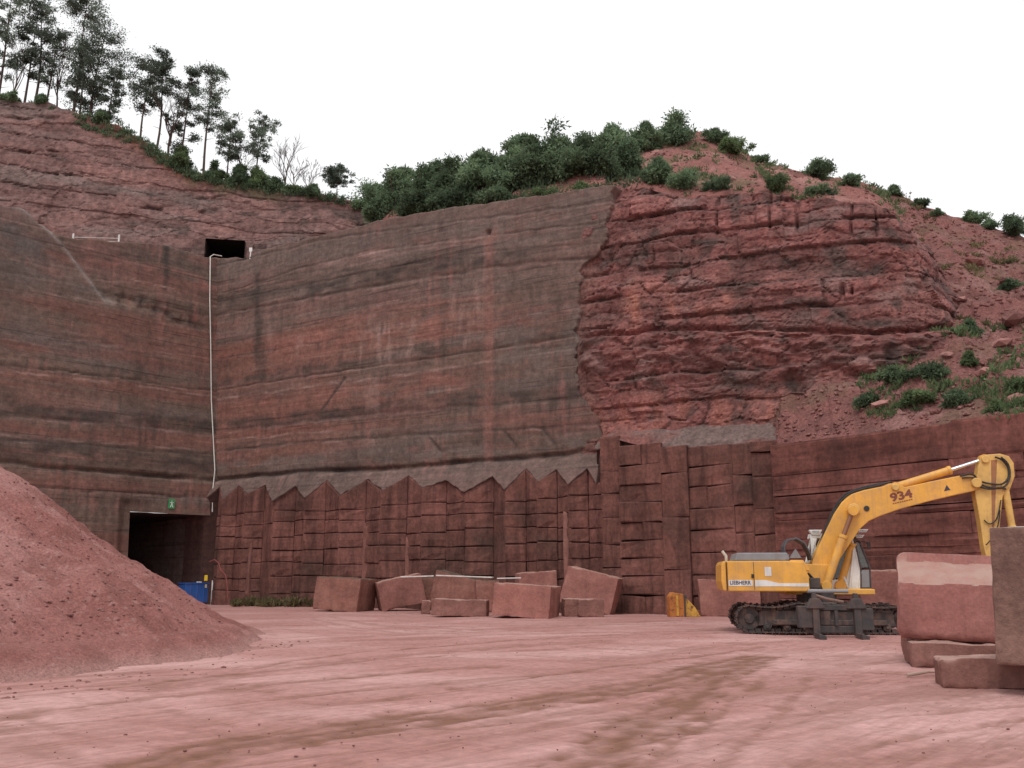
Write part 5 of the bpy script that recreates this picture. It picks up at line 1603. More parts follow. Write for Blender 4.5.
for k, (px, py, w, h) in enumerate(THICK):
    p = on_surface(hillP, px, py)
    shrub_tree(p - Vector((0, 0, .25)), hpx(w * 1.3, p.y), hpx(h * .95, p.y), TL[k], 700 + k, 'bush', 'evergreens of the hilltop thicket', 'evergreen_shrub', .17, 1.5, spiky=.3)
RB = [(690, 187, 52, 26, 'bush', 0), (718, 190, 48, 18, 'bush', 0), (778, 190, 40, 20, 'bushlight', 0), (736, 152, 30, 20, 'bushlight', 0), (716, 142, 30, 18, 'bush', 0), (818, 176, 46, 22, 'bush', 0), (818, 192, 30, 8, 'bush', 0), (852, 184, 28, 12, 'bush', 0), (758, 160, 22, 10, 'bush', 0), (578, 191, 24, 12, 'bushlight', 0), (545, 196, 30, 10, 'bushlight', 0),
      (893, 193, 20, 13, 'bush', 1), (921, 205, 24, 12, 'bush', 1), (969, 219, 26, 16, 'bush', 1), (1010, 234, 36, 24, 'bush', 1), (990, 226, 18, 12, 'bush', 1), (934, 376, 46, 20, 'bush', 1), (972, 330, 26, 14, 'bush', 1), (915, 400, 30, 16, 'bushlight', 1), (955, 404, 34, 14, 'bush', 1), (1013, 386, 30, 14, 'bushlight', 1), (890, 380, 26, 16, 'bush', 1), (997, 410, 20, 14, 'bushlight', 1), (1010, 288, 24, 12, 'bush', 1), (970, 362, 18, 14, 'bushlight', 1), (870, 404, 24, 12, 'bush', 1), (938, 178 + 34, 12, 8, 'bush', 1)]
RL = ['spreading dark shrub on the cliff lip below the red knoll', 'low dark shrub on the cliff lip, right of the spreading one', 'fresh green shrub alone on the cliff lip', 'light green shrub on the crest right of the red knoll', 'dark shrub on the crest right of the red knoll', 'broad dark shrub on the crest above the cliff', 'flat shrub on the lip below the broad crest shrub', 'small crest shrub right of the broad one', 'tiny shrub on the crest left of the broad one', 'fresh green tuft on the lip near the end of the sawn face', 'fresh green tuft on the lip under the tallest evergreen',
      'small crest shrub above the rounded cliff end', 'crest shrub right of the rounded cliff end', 'upright crest shrub, third from the right edge', 'large crest shrub touching the right picture edge', 'crest shrub just left of the one at the right edge', 'dark green bush, largest on the scree', 'small bush high on the scree', 'pale green bush left below the largest scree bush', 'bush right below the largest scree bush', 'pale green bush at the right edge of the scree', 'bush left of the largest scree bush by the cliff foot', 'pale tuft on the bench lip near the right edge', 'low bush under the crest at the right edge', 'pale tuft right above the largest scree bush', 'low bush on the scree under the cliff', 'tiny crest shrub above the scree']
for k, (px, py, w, h, m, s) in enumerate(RB):
    p = on_surface(screeP if s else hillP, px, py)
    shrub_tree(p - Vector((0, 0, .1)), hpx(w * 1.05, p.y), hpx(h * .78, p.y), RL[k], 800 + k, m, 'shrubs on the crest and scree', size=.12, dens=.75)
# weeds at the wall foot
def weeds(px0, px1, py, n, hh, mat, label, seed, spread=1.0):
    rg = np.random.default_rng(seed)
    cen, rad = [], []
    for k in range(n):
        g = ground_at(rg.uniform(px0, px1), py)
        cen.append((g.x, g.y + rg.uniform(-spread, spread), rg.uniform(.05, hh))); rad.append(rg.uniform(.2, .4))
    o = cloud_obj('weeds', [leaf_cloud(cen, rad, 70, .16, seed, .7, True)], M[mat], None)
    return tag(o, label, 'weeds', kind='stuff')
weeds(630, 668, 612.5, 40, 1.0, 'bush', 'dark weeds at the wall foot right of the blocks', 21)
weeds(236, 320, 606.5, 42, .25, 'grass', 'dry grass along the wall foot left of the blocks', 22)
weeds(215, 330, 604.5, 24, .12, 'grass', 'low dry weeds along the drilled wall foot', 23, .6)

# ------------------------------------------------------------------ tracked excavator
EY0 = 30.0
EROT = math.radians(-9)                  # nose turned a little towards the camera
EX0 = (815 - 512) / (F_ / CT) * EY0
YEL = paint_mat('worn_yellow_paint', (0.72, 0.36, 0.055), 0.42, dirt=(0.4, 0.22, 0.12), amt=0.6)
YELD = paint_mat('dusty_yellow_paint', (0.66, 0.4, 0.11), 0.5, dirt=(0.33, 0.18, 0.08), amt=0.6)
STEEL = paint_mat('dirty_dark_steel', (0.055, 0.05, 0.05), 0.6, dirt=(0.17, 0.095, 0.075), amt=0.55, metal=0.2)
TRACK = paint_mat('muddy_track_steel', (0.05, 0.042, 0.04), 0.7, dirt=(0.2, 0.105, 0.08), amt=0.85, metal=0.1)
GREYP = paint_mat('grey_panel_paint', (0.23, 0.235, 0.25), 0.5, amt=0.3)
WHITE = paint_mat('white_cab_paint', (0.72, 0.71, 0.68), 0.4, amt=0.25)
CHROME = paint_mat('polished_rod', (0.75, 0.75, 0.77), 0.15, amt=0.05, metal=1.0, streaks=False)
RUBBER = paint_mat('black_rubber', (0.02, 0.02, 0.02), 0.6, amt=0.25)
DPLATE = paint_mat('dark_lettering', (0.035, 0.03, 0.05), 0.5, amt=0.1)
REDP = paint_mat('red_brown_lettering', (0.2, 0.05, 0.03), 0.5, amt=0.1)
def glass_mat(name, tint):
    m, nt, b = new_mat(name)
    b.inputs['Base Color'].default_value = (*tint, 1)
    b.inputs['Roughness'].default_value = 0.06
    b.inputs['IOR'].default_value = 1.45
    b.inputs['Transmission Weight'].default_value = 0.75
    f = ramp(nt, noise(nt, 2.5, 5, 0.6), [(0.35, 0.04), (0.75, 0.35)])
    nt.links.new(f, b.inputs['Roughness'])
    return m
GLASS = glass_mat('dusty_cab_glass', (0.32, 0.37, 0.36))
LENS = glass_mat('lamp_lens', (0.8, 0.8, 0.78))

def EP(px, py, yl=0.0):
    """picture point on the machine plane yl metres behind its centre plane -> local x, z"""
    r, c, s_ = float(rx_of(px, py)), math.cos(EROT), math.sin(EROT)
    x = (r * (EY0 + yl * c) - EX0 + yl * s_) / (c - r * s_)
    return (x, CAM_H + float(rz_of(py)) * (EY0 + x * s_ + yl * c))
def text_mesh(txt, size, name, mat, parent, loc, rot, bold=0.0, ext=0.004, xs=1.0):
    cu = bpy.data.curves.new(name, 'FONT')
    cu.body = txt; cu.size = size; cu.extrude = ext; cu.offset = bold; cu.resolution_u = 3
    ob = bpy.data.objects.new(name, cu)
    COL.objects.link(ob)
    bpy.context.view_layer.update()
    me = bpy.data.meshes.new_from_object(ob.evaluated_get(bpy.context.evaluated_depsgraph_get()))
    bpy.data.objects.remove(ob)
    for v in me.vertices: v.co.x *= xs
    me.materials.clear()
    o = link_mesh(name, me, mat, parent)
    o.location = loc; o.rotation_euler = rot
    return o
ex = empty('excavator', (EX0, EY0, 0), EROT, 'yellow tracked excavator with raised boom and white cab, standing before the wall', 'excavator')
# --- undercarriage
def track(side):
    yc = side * 1.27
    hw = 0.29
    L0, L1, R = -2.28, 2.32, 0.40
    zc = 0.06 + R
    # loop of the chain
    loop = []
    for a in np.linspace(-90, 90, 14): loop.append((L1 + R * math.cos(math.radians(a)), zc + R * math.sin(math.radians(a))))
    n = 22
    for k in range(1, n):
        f = k / n; x = L1 + (L0 - L1) * f
        sag = 0.10 * abs(math.sin(f * math.pi * 3)) ** 1.2
        rise = 0.10 * math.sin(f * math.pi) 
        loop.append((x, zc + R + rise - sag))
    for a in np.linspace(90, 270, 14): loop.append((L0 + R * math.cos(math.radians(a)), zc + R * math.sin(math.radians(a))))
    for k in range(1, 24): loop.append((L0 + (L1 - L0) * k / 24, 0.06))
    p = np.array(loop + [loop[0]])
    sl = np.concatenate([[0], np.cumsum(np.linalg.norm(np.diff(p, axis=0), axis=1))])
    ns = int(sl[-1] / 0.2)
    b = MB()
    for k in range(ns):
        t = (k + .5) / ns * sl[-1]
        q = np.array([np.interp(t, sl, p[:, 0]), np.interp(t, sl, p[:, 1])])
        q2 = np.array([np.interp((t + .05) % sl[-1], sl, p[:, 0]), np.interp((t + .05) % sl[-1], sl, p[:, 1])])
        d = (q2 - q) / np.linalg.norm(q2 - q)
        ang = -math.atan2(d[1], d[0])
        R3 = Matrix.Rotation(ang, 3, 'Y')
        b.box((q[0], yc, q[1]), (.185, hw * 2, .035), R3)
        nx, nz = d[1], -d[0]
        b.box((q[0] + nx * .03, yc, q[1] + nz * .03), (.03, hw * 2, .05), R3)
        b.box((q[0] - nx * .06, yc, q[1] - nz * .06), (.16, .2, .09), R3)
    tr = b.build('track', TRACK, ex)
    def disc(name, x, z, r, w, mat=TRACK):
        d_ = MB().tube([(x, yc - w / 2, z), (x, yc + w / 2, z)], r, 24)
        d_.tube([(x, yc - w / 2 - .05, z), (x, yc + w / 2 + .05, z)], r * .45, 14)
        return d_.build(name, mat, tr, .02, 1)
    disc('idler', L1, zc, R - .07, .22)
    disc('sprocket', L0, zc, R - .06, .22)
    for k in range(7): disc('track_roller', -1.75 + k * .59, .21, .12, .34)
    f = MB()
    f.prism([(-2.05, .25), (2.1, .25), (2.2, .45), (1.95, .66), (-1.9, .72), (-2.15, .5)], yc - side * .06 - .17, yc - side * .06 + .17)
    f.box((.1, yc - .2, .36), (3.4, .06, .16)); f.box((.1, yc + .2, .36), (3.4, .06, .16))
    f.build('track_frame', TRACK, ex, .02, 1)
track(-1); track(1)
MB().prism([(-1.0, .5), (1.0, .5), (.8, .95), (-.8, .95)], -1.05, 1.05).build('undercarriage', STEEL, ex, .03, 1)
MB().tube([(0, 0, .9), (0, 0, 1.24)], .62, 28).build('slew_ring', STEEL, ex, .02, 1)
# --- upper structure
yn = -1.42                                              # near flank
x0, zt_ = EP(721, 561, yn); x1, zb_ = EP(810, 591.5, yn)
xs_, _ = EP(727, 575, yn)
xm_, _ = EP(786, 575, yn)
zm_ = EP(0, 566, yn)[1]
MB().prism([(x0 + .03, zb_ + .02), (xs_ - .02, zb_), (xs_ - .02, zt_), (x0 + .06, zt_), (x0, zt_ - .12), (x0 - .02, zb_ + .3)], -1.40, 1.38).build('counterweight', YEL, ex, .05, 2)
body = MB().prism([(xs_, zb_), (x1, zb_), (x1, EP(0, 577, yn)[1]), (x1 - .12, EP(0, 568, yn)[1]), (xm_ + .55, EP(0, 564, yn)[1]), (xm_, zt_), (xs_, zt_)], yn, -.42).build('body_panel', YEL, ex, .035, 2)
MB().prism([(xs_, zb_), (.45, zb_), (.45, zt_ - .1), (xs_, zt_)], -.40, 1.38).build('body_panel', YEL, ex, .035, 2)
xh0, zh = EP(736, 553, -.9); xh1, _ = EP(786, 553, -.9)
MB().prism([(xh0 - .08, zt_ + .005), (xh1 + .05, zt_ + .005), (xh1, zh), (xh0, zh)], -1.2, 1.1).build('engine_hood', GREYP, ex, .04, 2)
MB().prism([(-1.0, zb_ - .11), (1.75, zb_ - .11), (1.75, zb_ + .06), (-1.0, zb_ + .06)], -.38, 1.36).build('deck', YEL, ex, .02, 1)
# pump box and valve gear next to the boom foot
p0, p1 = EP(787, 568, yn + .15), EP(803, 560, yn + .15)
MB().prism([(p0[0], p0[1] - .1), (p1[0] + .2, p0[1] - .1), (p1[0], p1[1]), (p0[0] + .1, p1[1])], yn + .08, -.5).build('tool_box', YEL, ex, .04, 2)
for k in range(6):
    b = MB()
    a0 = EP(808 + k * 1.2, 573 + k * 1.5, -.5)
    b.tube([(a0[0], -.55 - .05 * k, a0[1]), (a0[0] + .15, -.5 - .05 * k, a0[1] - .25 - .02 * k), (a0[0] + .3, -.35, a0[1] - .3)], .035, 7)
    b.build('hose', RUBBER, ex, smooth=True)
b = MB()
b.box((EP(814, 583, -.8)[0], -.75, EP(814, 583, -.8)[1]), (.35, .4, .32))
b.build('valve_block', STEEL, ex, .02, 1)
# grey curved screen behind the boom foot
cc = EP(794, 556, .2)
b = MB()
outer = [(cc[0] - .38 + .0, cc[1] - .1), (cc[0] - .40, cc[1] + .30), (cc[0] - .28, cc[1] + .52), (cc[0] + .02, cc[1] + .58), (cc[0] + .28, cc[1] + .42), (cc[0] + .44, cc[1] + .08), (cc[0] + .48, cc[1] - .15)]
inn = [(cc[0] + (x - cc[0]) * .9, cc[1] - .1 + (z - cc[1] + .1) * .9) for x, z in outer]
b.prism(outer + inn[::-1], -.5, .3)
b.build('curved_guard', paint_mat('dark_grey_guard', (.075, .075, .085), .5, amt=.3), ex, .01, 1)
b = MB()
q = EP(787, 556, -1.2)
b.tube([(q[0], -1.15, q[1] - .1), (q[0], -1.15, q[1] + .05)], .07, 10)
b.prism([(q[0] + .1, q[1] - .06), (q[0] + .45, q[1] - .06), (q[0] + .3, q[1] + .22)], -1.1, -.9)
b.build('filler_cap', GREYP, ex)
q = EP(726, 556, -.4)
MB().tube([(q[0], -.4, q[1] - .22), (q[0], -.4, q[1]), (q[0] - .12, -.4, q[1] + .16)], .05, 9).build('exhaust_pipe', paint_mat('pale_pipe', (.6, .55, .45), .5), ex, smooth=True)
# flank details: seam lines, handle, plate, stripe and lettering
fy = yn - .006
for px in (727.4, 754):
    xx = EP(px, 575, yn)[0]
    MB().box((xx, yn - .002, (zb_ + zt_) / 2), (.014, .012, (zt_ - zb_) * .92)).build('panel_seam', RUBBER, ex)
a, c = EP(728.5, 580, yn), EP(753, 586, yn)
MB().box(((a[0] + c[0]) / 2, fy, (a[1] + c[1]) / 2), (c[0] - a[0], .008, a[1] - c[1])).build('name_plate', WHITE, ex)
lt = EP(729.3, 584.6, yn)
text_mesh('LIEBHERR', .168, 'lettering', DPLATE, ex, (lt[0] + .015, fy - .008, lt[1] + .005), (math.pi / 2, 0, 0), .003, .003, .9)
a = EP(754.5, 580, yn); c = EP(779, 583.2, yn); d_ = EP(809, 587, yn); e_ = EP(755, 586.5, yn)
MB().prism([(a[0] + .02, a[1]), (a[0] + .35, a[1]), (c[0], c[1]), (d_[0], c[1]), (d_[0], d_[1] + .01), (c[0], d_[1] + .02), (e_[0], e_[1])], fy - .004, fy + .004).build('stripe', WHITE, ex)
q = EP(768, 571.5, yn)
MB().box((q[0], fy, q[1]), (.2, .008, .28)).build('sticker', WHITE, ex)
q = EP(752.5, 576, yn)
MB().box((q[0], fy - .02, q[1]), (.07, .05, .12)).build('door_latch', RUBBER, ex, .01, 1)
# --- cab on the far side
yc0, yc1 = .42, 1.42
A_ = lambda px, py: EP(px, py, yc0)
cabpts = [A_(812, 590), A_(859, 590), A_(860.5, 572), A_(855, 551), A_(851.5, 539), A_(816, 537), A_(811, 562)]
cb = MB()
# pillars and sills of the cab shell as frames on both flanks
def bar2(b, p, q, y, w=.09, t=.07):
    p, q = Vector((p[0], y, p[1])), Vector((q[0], y, q[1]))
    d = q - p
    rot = d.to_track_quat('X', 'Y').to_matrix()
    b.box((p + q) / 2, (d.length + w * .6, t, w), rot)
for y in (yc0, yc1):
    for i in range(len(cabpts)):
        bar2(cb, cabpts[i], cabpts[(i + 1) % len(cabpts)], y, .12 if i in (0,) else .10)
    bar2(cb, A_(849, 590), A_(853, 552), y, .22)
    bar2(cb, A_(849, 590), A_(844, 578), y, .16)
for i in (0, 1, 4, 5, 6):
    p = cabpts[i]
    cb.box((p[0], (yc0 + yc1) / 2, p[1]), (.09, yc1 - yc0, .09))
sill = [A_(812, 590), A_(859, 590), A_(859.5, 580), A_(845, 579), A_(830, 580), A_(812, 580)]
cb.prism(sill, yc0 - .01, yc0 + .05); cb.prism(sill, yc1 - .05, yc1 + .01)
cb.prism([A_(851.5, 549), A_(854, 549), A_(860, 572), A_(860, 590), A_(841, 590), A_(842, 580.5), A_(846, 579), A_(848.5, 565)], yc0 - .03, yc0 + .03)
cab_o = cb.build('cab', WHITE, ex, .015, 1)
roof = [A_(812, 538), A_(853, 540), A_(855, 535.5), A_(813, 533)]
MB().prism(roof, yc0 - .06, yc1 + .06).build('cab_roof', WHITE, cab_o, .03, 2)
side = [A_(814, 579), A_(843, 578), A_(851, 552), A_(849, 541), A_(818, 539)]
MB().prism(side, yc0 + .005, yc0 + .02).build('side_window', GLASS, cab_o)
MB().prism(side, yc1 - .02, yc1 - .005).build('side_window', GLASS, cab_o)
fr1 = [A_(853, 541), A_(861, 572), A_(862.5, 588), A_(861, 588), A_(859.5, 572), A_(851.8, 541)]
MB().prism(fr1, yc0 + .06, yc1 - .06).build('windscreen', GLASS, cab_o)
# dark front guard standing off the cab
g1 = [A_(854, 538), A_(859, 541), A_(869.5, 567), A_(870.5, 588), A_(860.5, 588), A_(860.5, 571)]
gm = MB()
for y in (yc0 - .02, yc1 + .02):
    for i in range(len(g1)): bar2(gm, g1[i], g1[(i + 1) % len(g1)], y, .07, .05)
for k in range(7):
    f = k / 6
    p = (A_(859, 541)[0] * (1 - f) + A_(869.5, 567)[0] * f, A_(859, 541)[1] * (1 - f) + A_(869.5, 567)[1] * f)
    gm.box((p[0], (yc0 + yc1) / 2, p[1]), (.05, yc1 - yc0, .03))
    q = (A_(869.7, 568)[0] * (1 - f) + A_(870.5, 588)[0] * f, A_(869.7, 568)[1] * (1 - f) + A_(870.5, 588)[1] * f)
    gm.box((q[0], (yc0 + yc1) / 2, q[1]), (.05, yc1 - yc0, .03))
gm.build('front_guard', STEEL, cab_o, .008, 1)
MB().prism([A_(861.5, 570), A_(869.5, 570), A_(870, 587.5), A_(861.5, 587.5)], yc0 - .03, yc0 + .0).build('guard_panel', GREYP, cab_o, .008, 1)
MB().prism([A_(854.5, 543), A_(858.5, 543), A_(868.5, 567.5), A_(861.5, 567.5)], yc0 - .03, yc0 + .0).build('guard_window', GLASS, cab_o)
# seat and console seen through the glass
b = MB()
q = A_(828, 580)
b.box((q[0], .9, q[1] + .1), (.5, .5, .16)); b.box((q[0] - .22, .9, q[1] + .5), (.12, .46, .75)); b.box((q[0] + .45, .9, q[1] + .15), (.15, .5, .35))
b.build('operator_seat', RUBBER, cab_o, .04, 2)
# roof lamps
def lamp(px0_, px1_, py0_, py1_, y):
    a, c = EP(px0_, py0_, y), EP(px1_, py1_, y)
    w, h = c[0] - a[0], a[1] - c[1]
    o = MB().prism([(a[0], a[1]), (c[0], a[1]), (c[0] - w * .22, c[1]), (a[0] + w * .22, c[1])], y - .14, y + .14).build('roof_lamp', WHITE, cab_o, .02, 2)
    MB().box(((a[0] + c[0]) / 2, y - .145, (a[1] + c[1]) / 2 + .01), (w * .5, .01, h * .5)).build('lens', LENS, o)
lamp(808, 822, 530.0, 535.0, .45); lamp(856, 868, 529.5, 532.5, 1.2); lamp(853, 864, 535, 538, .5)
q0, q1 = A_(812.5, 536), A_(812, 556)
b = MB(); b.box(((q0[0] + q1[0]) / 2 + .03, yc0 - .02, (q0[1] + q1[1]) / 2), (.16, .06, q0[1] - q1[1] + .1)); b.build('pillar', WHITE, cab_o, .02, 1)
q = A_(867, 544)
b = MB(); b.tube([(q[0] - .3, yc0 - .05, q[1] + .05), (q[0] - .1, yc0 - .08, q[1] + .08), (q[0], yc0 - .1, q[1])], .018, 6); b.box((q[0] + .03, yc0 - .1, q[1] - .06), (.10, .05, .24)); b.build('mirror', RUBBER, cab_o, .01, 1)
MB().prism([A_(836, 592.5), A_(868, 591.5), A_(870, 588.6), A_(836, 588.6)], yc0 - .35, yc1 + .05).build('cab_base', YEL, ex, .02, 1)
# --- boom, cylinders, stick
B_ = lambda px, py: EP(px, py, -.26)
boom = [(811.5, 567), (812.5, 561), (823, 537), (834, 514), (842, 502), (852, 494), (864, 490), (884, 486), (889, 483.5), (897, 483), (905, 487), (930, 481.5), (960, 475.5), (974, 474.5), (980, 478), (980, 487), (974, 491), (955, 495), (930, 501), (900, 509), (880, 516), (869, 521), (860, 529), (852, 541), (844, 553), (836, 566), (828, 572), (818, 573)]
bo = MB().prism([B_(*p) for p in boom], -.26, .26).build('boom', YEL, ex, .03, 2)
for p, r in (((853.5, 509.5), .19), ((895, 487.5), .11), ((816, 568), .14), ((976, 483), .16)):
    q = B_(*p); MB().tube([(q[0], -.36, q[1]), (q[0], .36, q[1])], r, 18).build('pivot_pin', YELD, bo, .02, 1)
q = B_(866.5, 508.5)
MB().tube([(q[0], -.285, q[1]), (q[0], -.255, q[1])], .09, 14).build('boom_lamp', RUBBER, bo)
t0 = B_(891.5, 501.6)
slope = math.atan2(B_(912, 496.9)[1] - t0[1], B_(912, 496.9)[0] - t0[0])
text_mesh('934', .36, 'lettering', REDP, bo, (t0[0], -.264, t0[1]), (math.pi / 2, -slope, 0), .014, .003, 1.28)
t1 = B_(892.5, 503.8)
b = MB()
R3 = Matrix.Rotation(-slope, 3, 'Y')
for k in range(9):
    v = R3 @ Vector((.035 + k * .072, 0, .0))
    b.box((t1[0] + v.x, -.264, t1[1] + v.z), (.05, .006, .035), R3)
b.build('small_print', REDP, bo)
q = B_(947, 489)
b = MB(); b.prism([(q[0] - .1, q[1] - .07), (q[0] + .1, q[1] - .03), (q[0] + .0, q[1] + .13)], -.268, -.262); b.build('warning_mark', DPLATE, bo)
# lift cylinders either side of the boom
def cyl(p, m, q, y, rb, rr, name='lift_cylinder', mat=YEL):
    P_, M_, Q_ = [Vector((*EP(*k, y)[:1], y, EP(*k, y)[1])) for k in (p, m, q)]
    c = MB().tube([P_, M_], rb, 16).tube([M_ - (M_ - P_).normalized() * .05, M_ + (Q_ - M_).normalized() * .06], rb * 1.15, 16).build(name, mat, ex, .01, 1, True)
    MB().tube([M_, Q_], rr, 12).build('rod', CHROME if name == 'stick_cylinder' else STEELROD, c, 0, 1, True)
    for z in (P_, Q_): MB().tube([z + Vector((0, -rb * 1.1, 0)), z + Vector((0, rb * 1.1, 0))], rb * 1.25, 14).build('cylinder_eye', mat, c, .01, 1)
    return c
STEELROD = paint_mat('rusty_rod', (0.3, 0.14, 0.08), 0.4, amt=0.4, metal=0.5)
cyl((826, 586), (843, 537), (852.5, 511), -.48, .13, .075)
cyl((840, 586), (852, 545), (858, 516), .50, .15, .08)
cyl((895, 487.2), (949, 470.5), (983.5, 459.5), -.0, .125, .062, 'stick_cylinder')
cyl((1004.5, 485), (1012, 527), (1016, 548), -.12, .11, .06, 'bucket_cylinder', YELD)
S_ = lambda px, py: EP(px, py, -.2)
stick = [(981, 458), (987, 454.5), (1000, 453.5), (1009, 456), (1014, 463), (1015, 476), (1010, 490), (1003, 496), (1000.5, 520), (998.5, 545), (1002, 560), (999, 575), (993, 590), (988, 590), (987, 560), (984, 548), (980, 520), (976, 498), (975, 490), (978, 470)]
so = MB().prism([S_(*p) for p in stick], -.2, .2).build('stick', YELD, ex, .03, 2)
for p, r in (((985, 459.5), .12), ((1004.5, 486), .11), ((993, 568), .13)):
    q = S_(*p); MB().tube([(q[0], -.28, q[1]), (q[0], .28, q[1])], r, 16).build('pivot_pin', YELD, so, .015, 1)
q = [S_(996, 462), S_(997, 478), S_(996, 500), S_(993, 530)]
MB().prism([S_(991, 460), S_(997, 460), S_(994, 535), S_(992, 535)], -.205, -.199).build('rust_streak_plate', paint_mat('rust_plate', (.32, .14, .06), .7, amt=.5), so)
# hoses along the boom and round the stick head
b = MB()
def hose(pts, y, r=.03):
    L = [Vector((EP(*p, y)[0], y, EP(*p, y)[1])) for p in pts]
    out = []
    n = len(L)
    for i in range(n - 1):
        p0, p1, p2, p3 = L[max(i - 1, 0)], L[i], L[i + 1], L[min(i + 2, n - 1)]
        for t in (0, .25, .5, .75):
            out.append(.5 * ((2 * p1) + (p2 - p0) * t + (2 * p0 - 5 * p1 + 4 * p2 - p3) * t * t + (3 * p1 - p0 - 3 * p2 + p3) * t ** 3))
    MB().tube(out + [L[-1]], r, 7).build('hose', RUBBER, ex, smooth=True)
hose([(960, 476), (972, 474), (980, 481), (992, 484), (1002, 484), (1008, 478), (1008, 468), (1002, 460), (995, 457)], -.27)
hose([(962, 478), (974, 478), (982, 485), (994, 488), (1005, 486), (1010, 476), (1008, 464), (1001, 457)], -.31, .028)
hose([(978, 486), (988, 489), (1000, 488), (1006, 489)], -.3, .03)
hose([(984, 520), (990, 524), (997, 518), (1001, 500)], -.25, .02)
hose([(986, 545), (992, 538), (998, 525), (1000, 510)], -.27, .02)
hose([(820, 545), (832, 516), (843, 499), (856, 491), (876, 486), (890, 482)], -.15, .035)
hose([(818, 548), (830, 517), (842, 497.5), (856, 489.5), (876, 484.5), (892, 482)], .0, .035)
def pipe(pts, y): 
    MB().tube([Vector((EP(*p, y)[0], y, EP(*p, y)[1])) for p in pts], .022, 7).build('hydraulic_pipe', YELD, ex, smooth=True)
pipe([(893, 489.5), (905, 489.0), (940, 481.5), (965, 476)], -.2)
pipe([(893, 490.5), (905, 489.8), (940, 482.5), (965, 477)], -.1)
for k in range(6):
    q = EP(908 + k * 9, 488.0 - k * 1.9, -.15); MB().box((q[0], -.15, q[1]), (.06, .2, .06)).build('pipe_clip', YELD, ex)
# tilt of the picture: the stick end carries a coupler that hangs behind the big block
q = S_(992, 588)
b = MB(); b.box((q[0], 0, q[1] - .05), (.35, .5, .35)); b.build('coupler', STEEL, ex, .03, 1)

# ------------------------------------------------------------------ lifting fork that stands on the ground in front of the tracks
FK = ground_at(839, 638)
fk = empty('fork_attachment', (FK.x, FK.y, 0), math.radians(-6), 'dark steel fork attachment standing on the ground before the excavator tracks', 'fork attachment')
sc = FK.y / 920.0
fx = lambda px: (px - 839) * sc
fz = lambda py: (640 - py) * sc
b = MB()
for px in (818, 858):
    MB().prism([(fx(px) - .10, .05), (fx(px) + .10, .05), (fx(px) + .10, fz(606)), (fx(px) + .03, fz(597)), (fx(px) - .07, fz(597)), (fx(px) - .10, fz(606))], -.12, .10).build('post', STEEL, fk, .015, 1)
    MB().prism([(fx(px) - .28, fz(612)), (fx(px) + .26, fz(612)), (fx(px) + .12, fz(602)), (fx(px) - .12, fz(602))], -.16, .12).build('clamp', STEEL, fk, .02, 1)
    MB().prism([(fx(px) - .09, -.02), (fx(px) + .11, -.02), (fx(px) + .11, .10), (fx(px) - .09, .16)], -.75, -.05).build('tine', STEEL, fk, .02, 1)
MB().tube([(fx(812), 0, fz(595)), (fx(851), 0, fz(595))], .06, 14).build('top_tube', GREYP, fk, 0, 1, True)
MB().box((fx(838), .12, fz(611)), (1.7, .12, .16)).build('upper_beam', STEEL, fk, .015, 1)
MB().box((fx(838), .12, fz(632)), (1.75, .12, .2)).build('lower_beam', STEEL, fk, .015, 1)
MB().box((fx(838), .02, fz(621)), (.10, .10, .42)).build('brace', STEEL, fk, .01, 1)
MB().box((fx(828), .10, fz(621)), (.3, .06, .4)).build('back_plate', TRACK, fk, .01, 1)
MB().box((fx(808), .1, fz(620)), (.4, .35, .62)).build('side_plate', STEEL, fk, .02, 1)
MB().box((fx(867), .1, fz(622)), (.36, .35, .62)).build('side_plate', STEEL, fk, .02, 1)
MB().tube([(fx(819), .2, fz(599)), (fx(832), .25, fz(603)), (fx(848), .3, fz(606))], .05, 8).build('hose', paint_mat('dusty_hose', (.3, .19, .15), .8), fk, 0, 1, True)

# ------------------------------------------------------------------ rusty bucket and beam left of the machine
BK = ground_at(679, 617)
bs = BK.y / 920.0
bk = empty('excavator_bucket', (BK.x, BK.y + .3, 0), math.radians(8), 'rusty orange and yellow excavator bucket lying at the wall foot', 'bucket')
RUSTY = paint_mat('rusty_orange_paint', (0.42, 0.13, 0.03), 0.6, dirt=(0.5, 0.25, 0.04), amt=.5, rust=(.12, .035, .02), scale=2.0)
YRUST = paint_mat('rusty_yellow_paint', (0.6, 0.33, 0.05), 0.55, dirt=(0.2, 0.08, 0.04), amt=.7, rust=(.1, .04, .02))
MB().prism([(-.5, 0), (.18, 0), (.2, .5), (.16, 1.0), (-.35, 1.08), (-.5, .9)], -.45, .0).build('shell', RUSTY, bk, .04, 2)
MB().prism([(.22, .0), (.95, 0), (.7, .42), (.36, .78), (.22, .8)], -.4, -.05).build('side_wing', YRUST, bk, .03, 2)
MB().prism([(.05, .55), (.5, .5), (.42, .95), (.2, 1.02)], -.1, .25).build('ear', STEEL, bk, .03, 1)
MB().box((-.15, -.47, .5), (.1, .06, .9)).build('rib', YRUST, bk, .01, 1)
MB().box((.2, -.47, .45), (.06, .06, .9)).build('rib', STEEL, bk, .01, 1)
p = ground_at(714, 616)
o = MB().box((0, 0, .14), (2.0, .22, .22)).box((0, 0, .03), (2.1, .34, .05)).build('steel_beam', paint_mat('red_rusty_beam', (.3, .1, .07), .7, amt=.3), None, .01, 1)
o.location = (p.x, p.y + .6, 0); o.rotation_euler = (0, 0, math.radians(3))
tag(o, 'red rusty steel beam on the ground between the bucket and the excavator', 'beam')

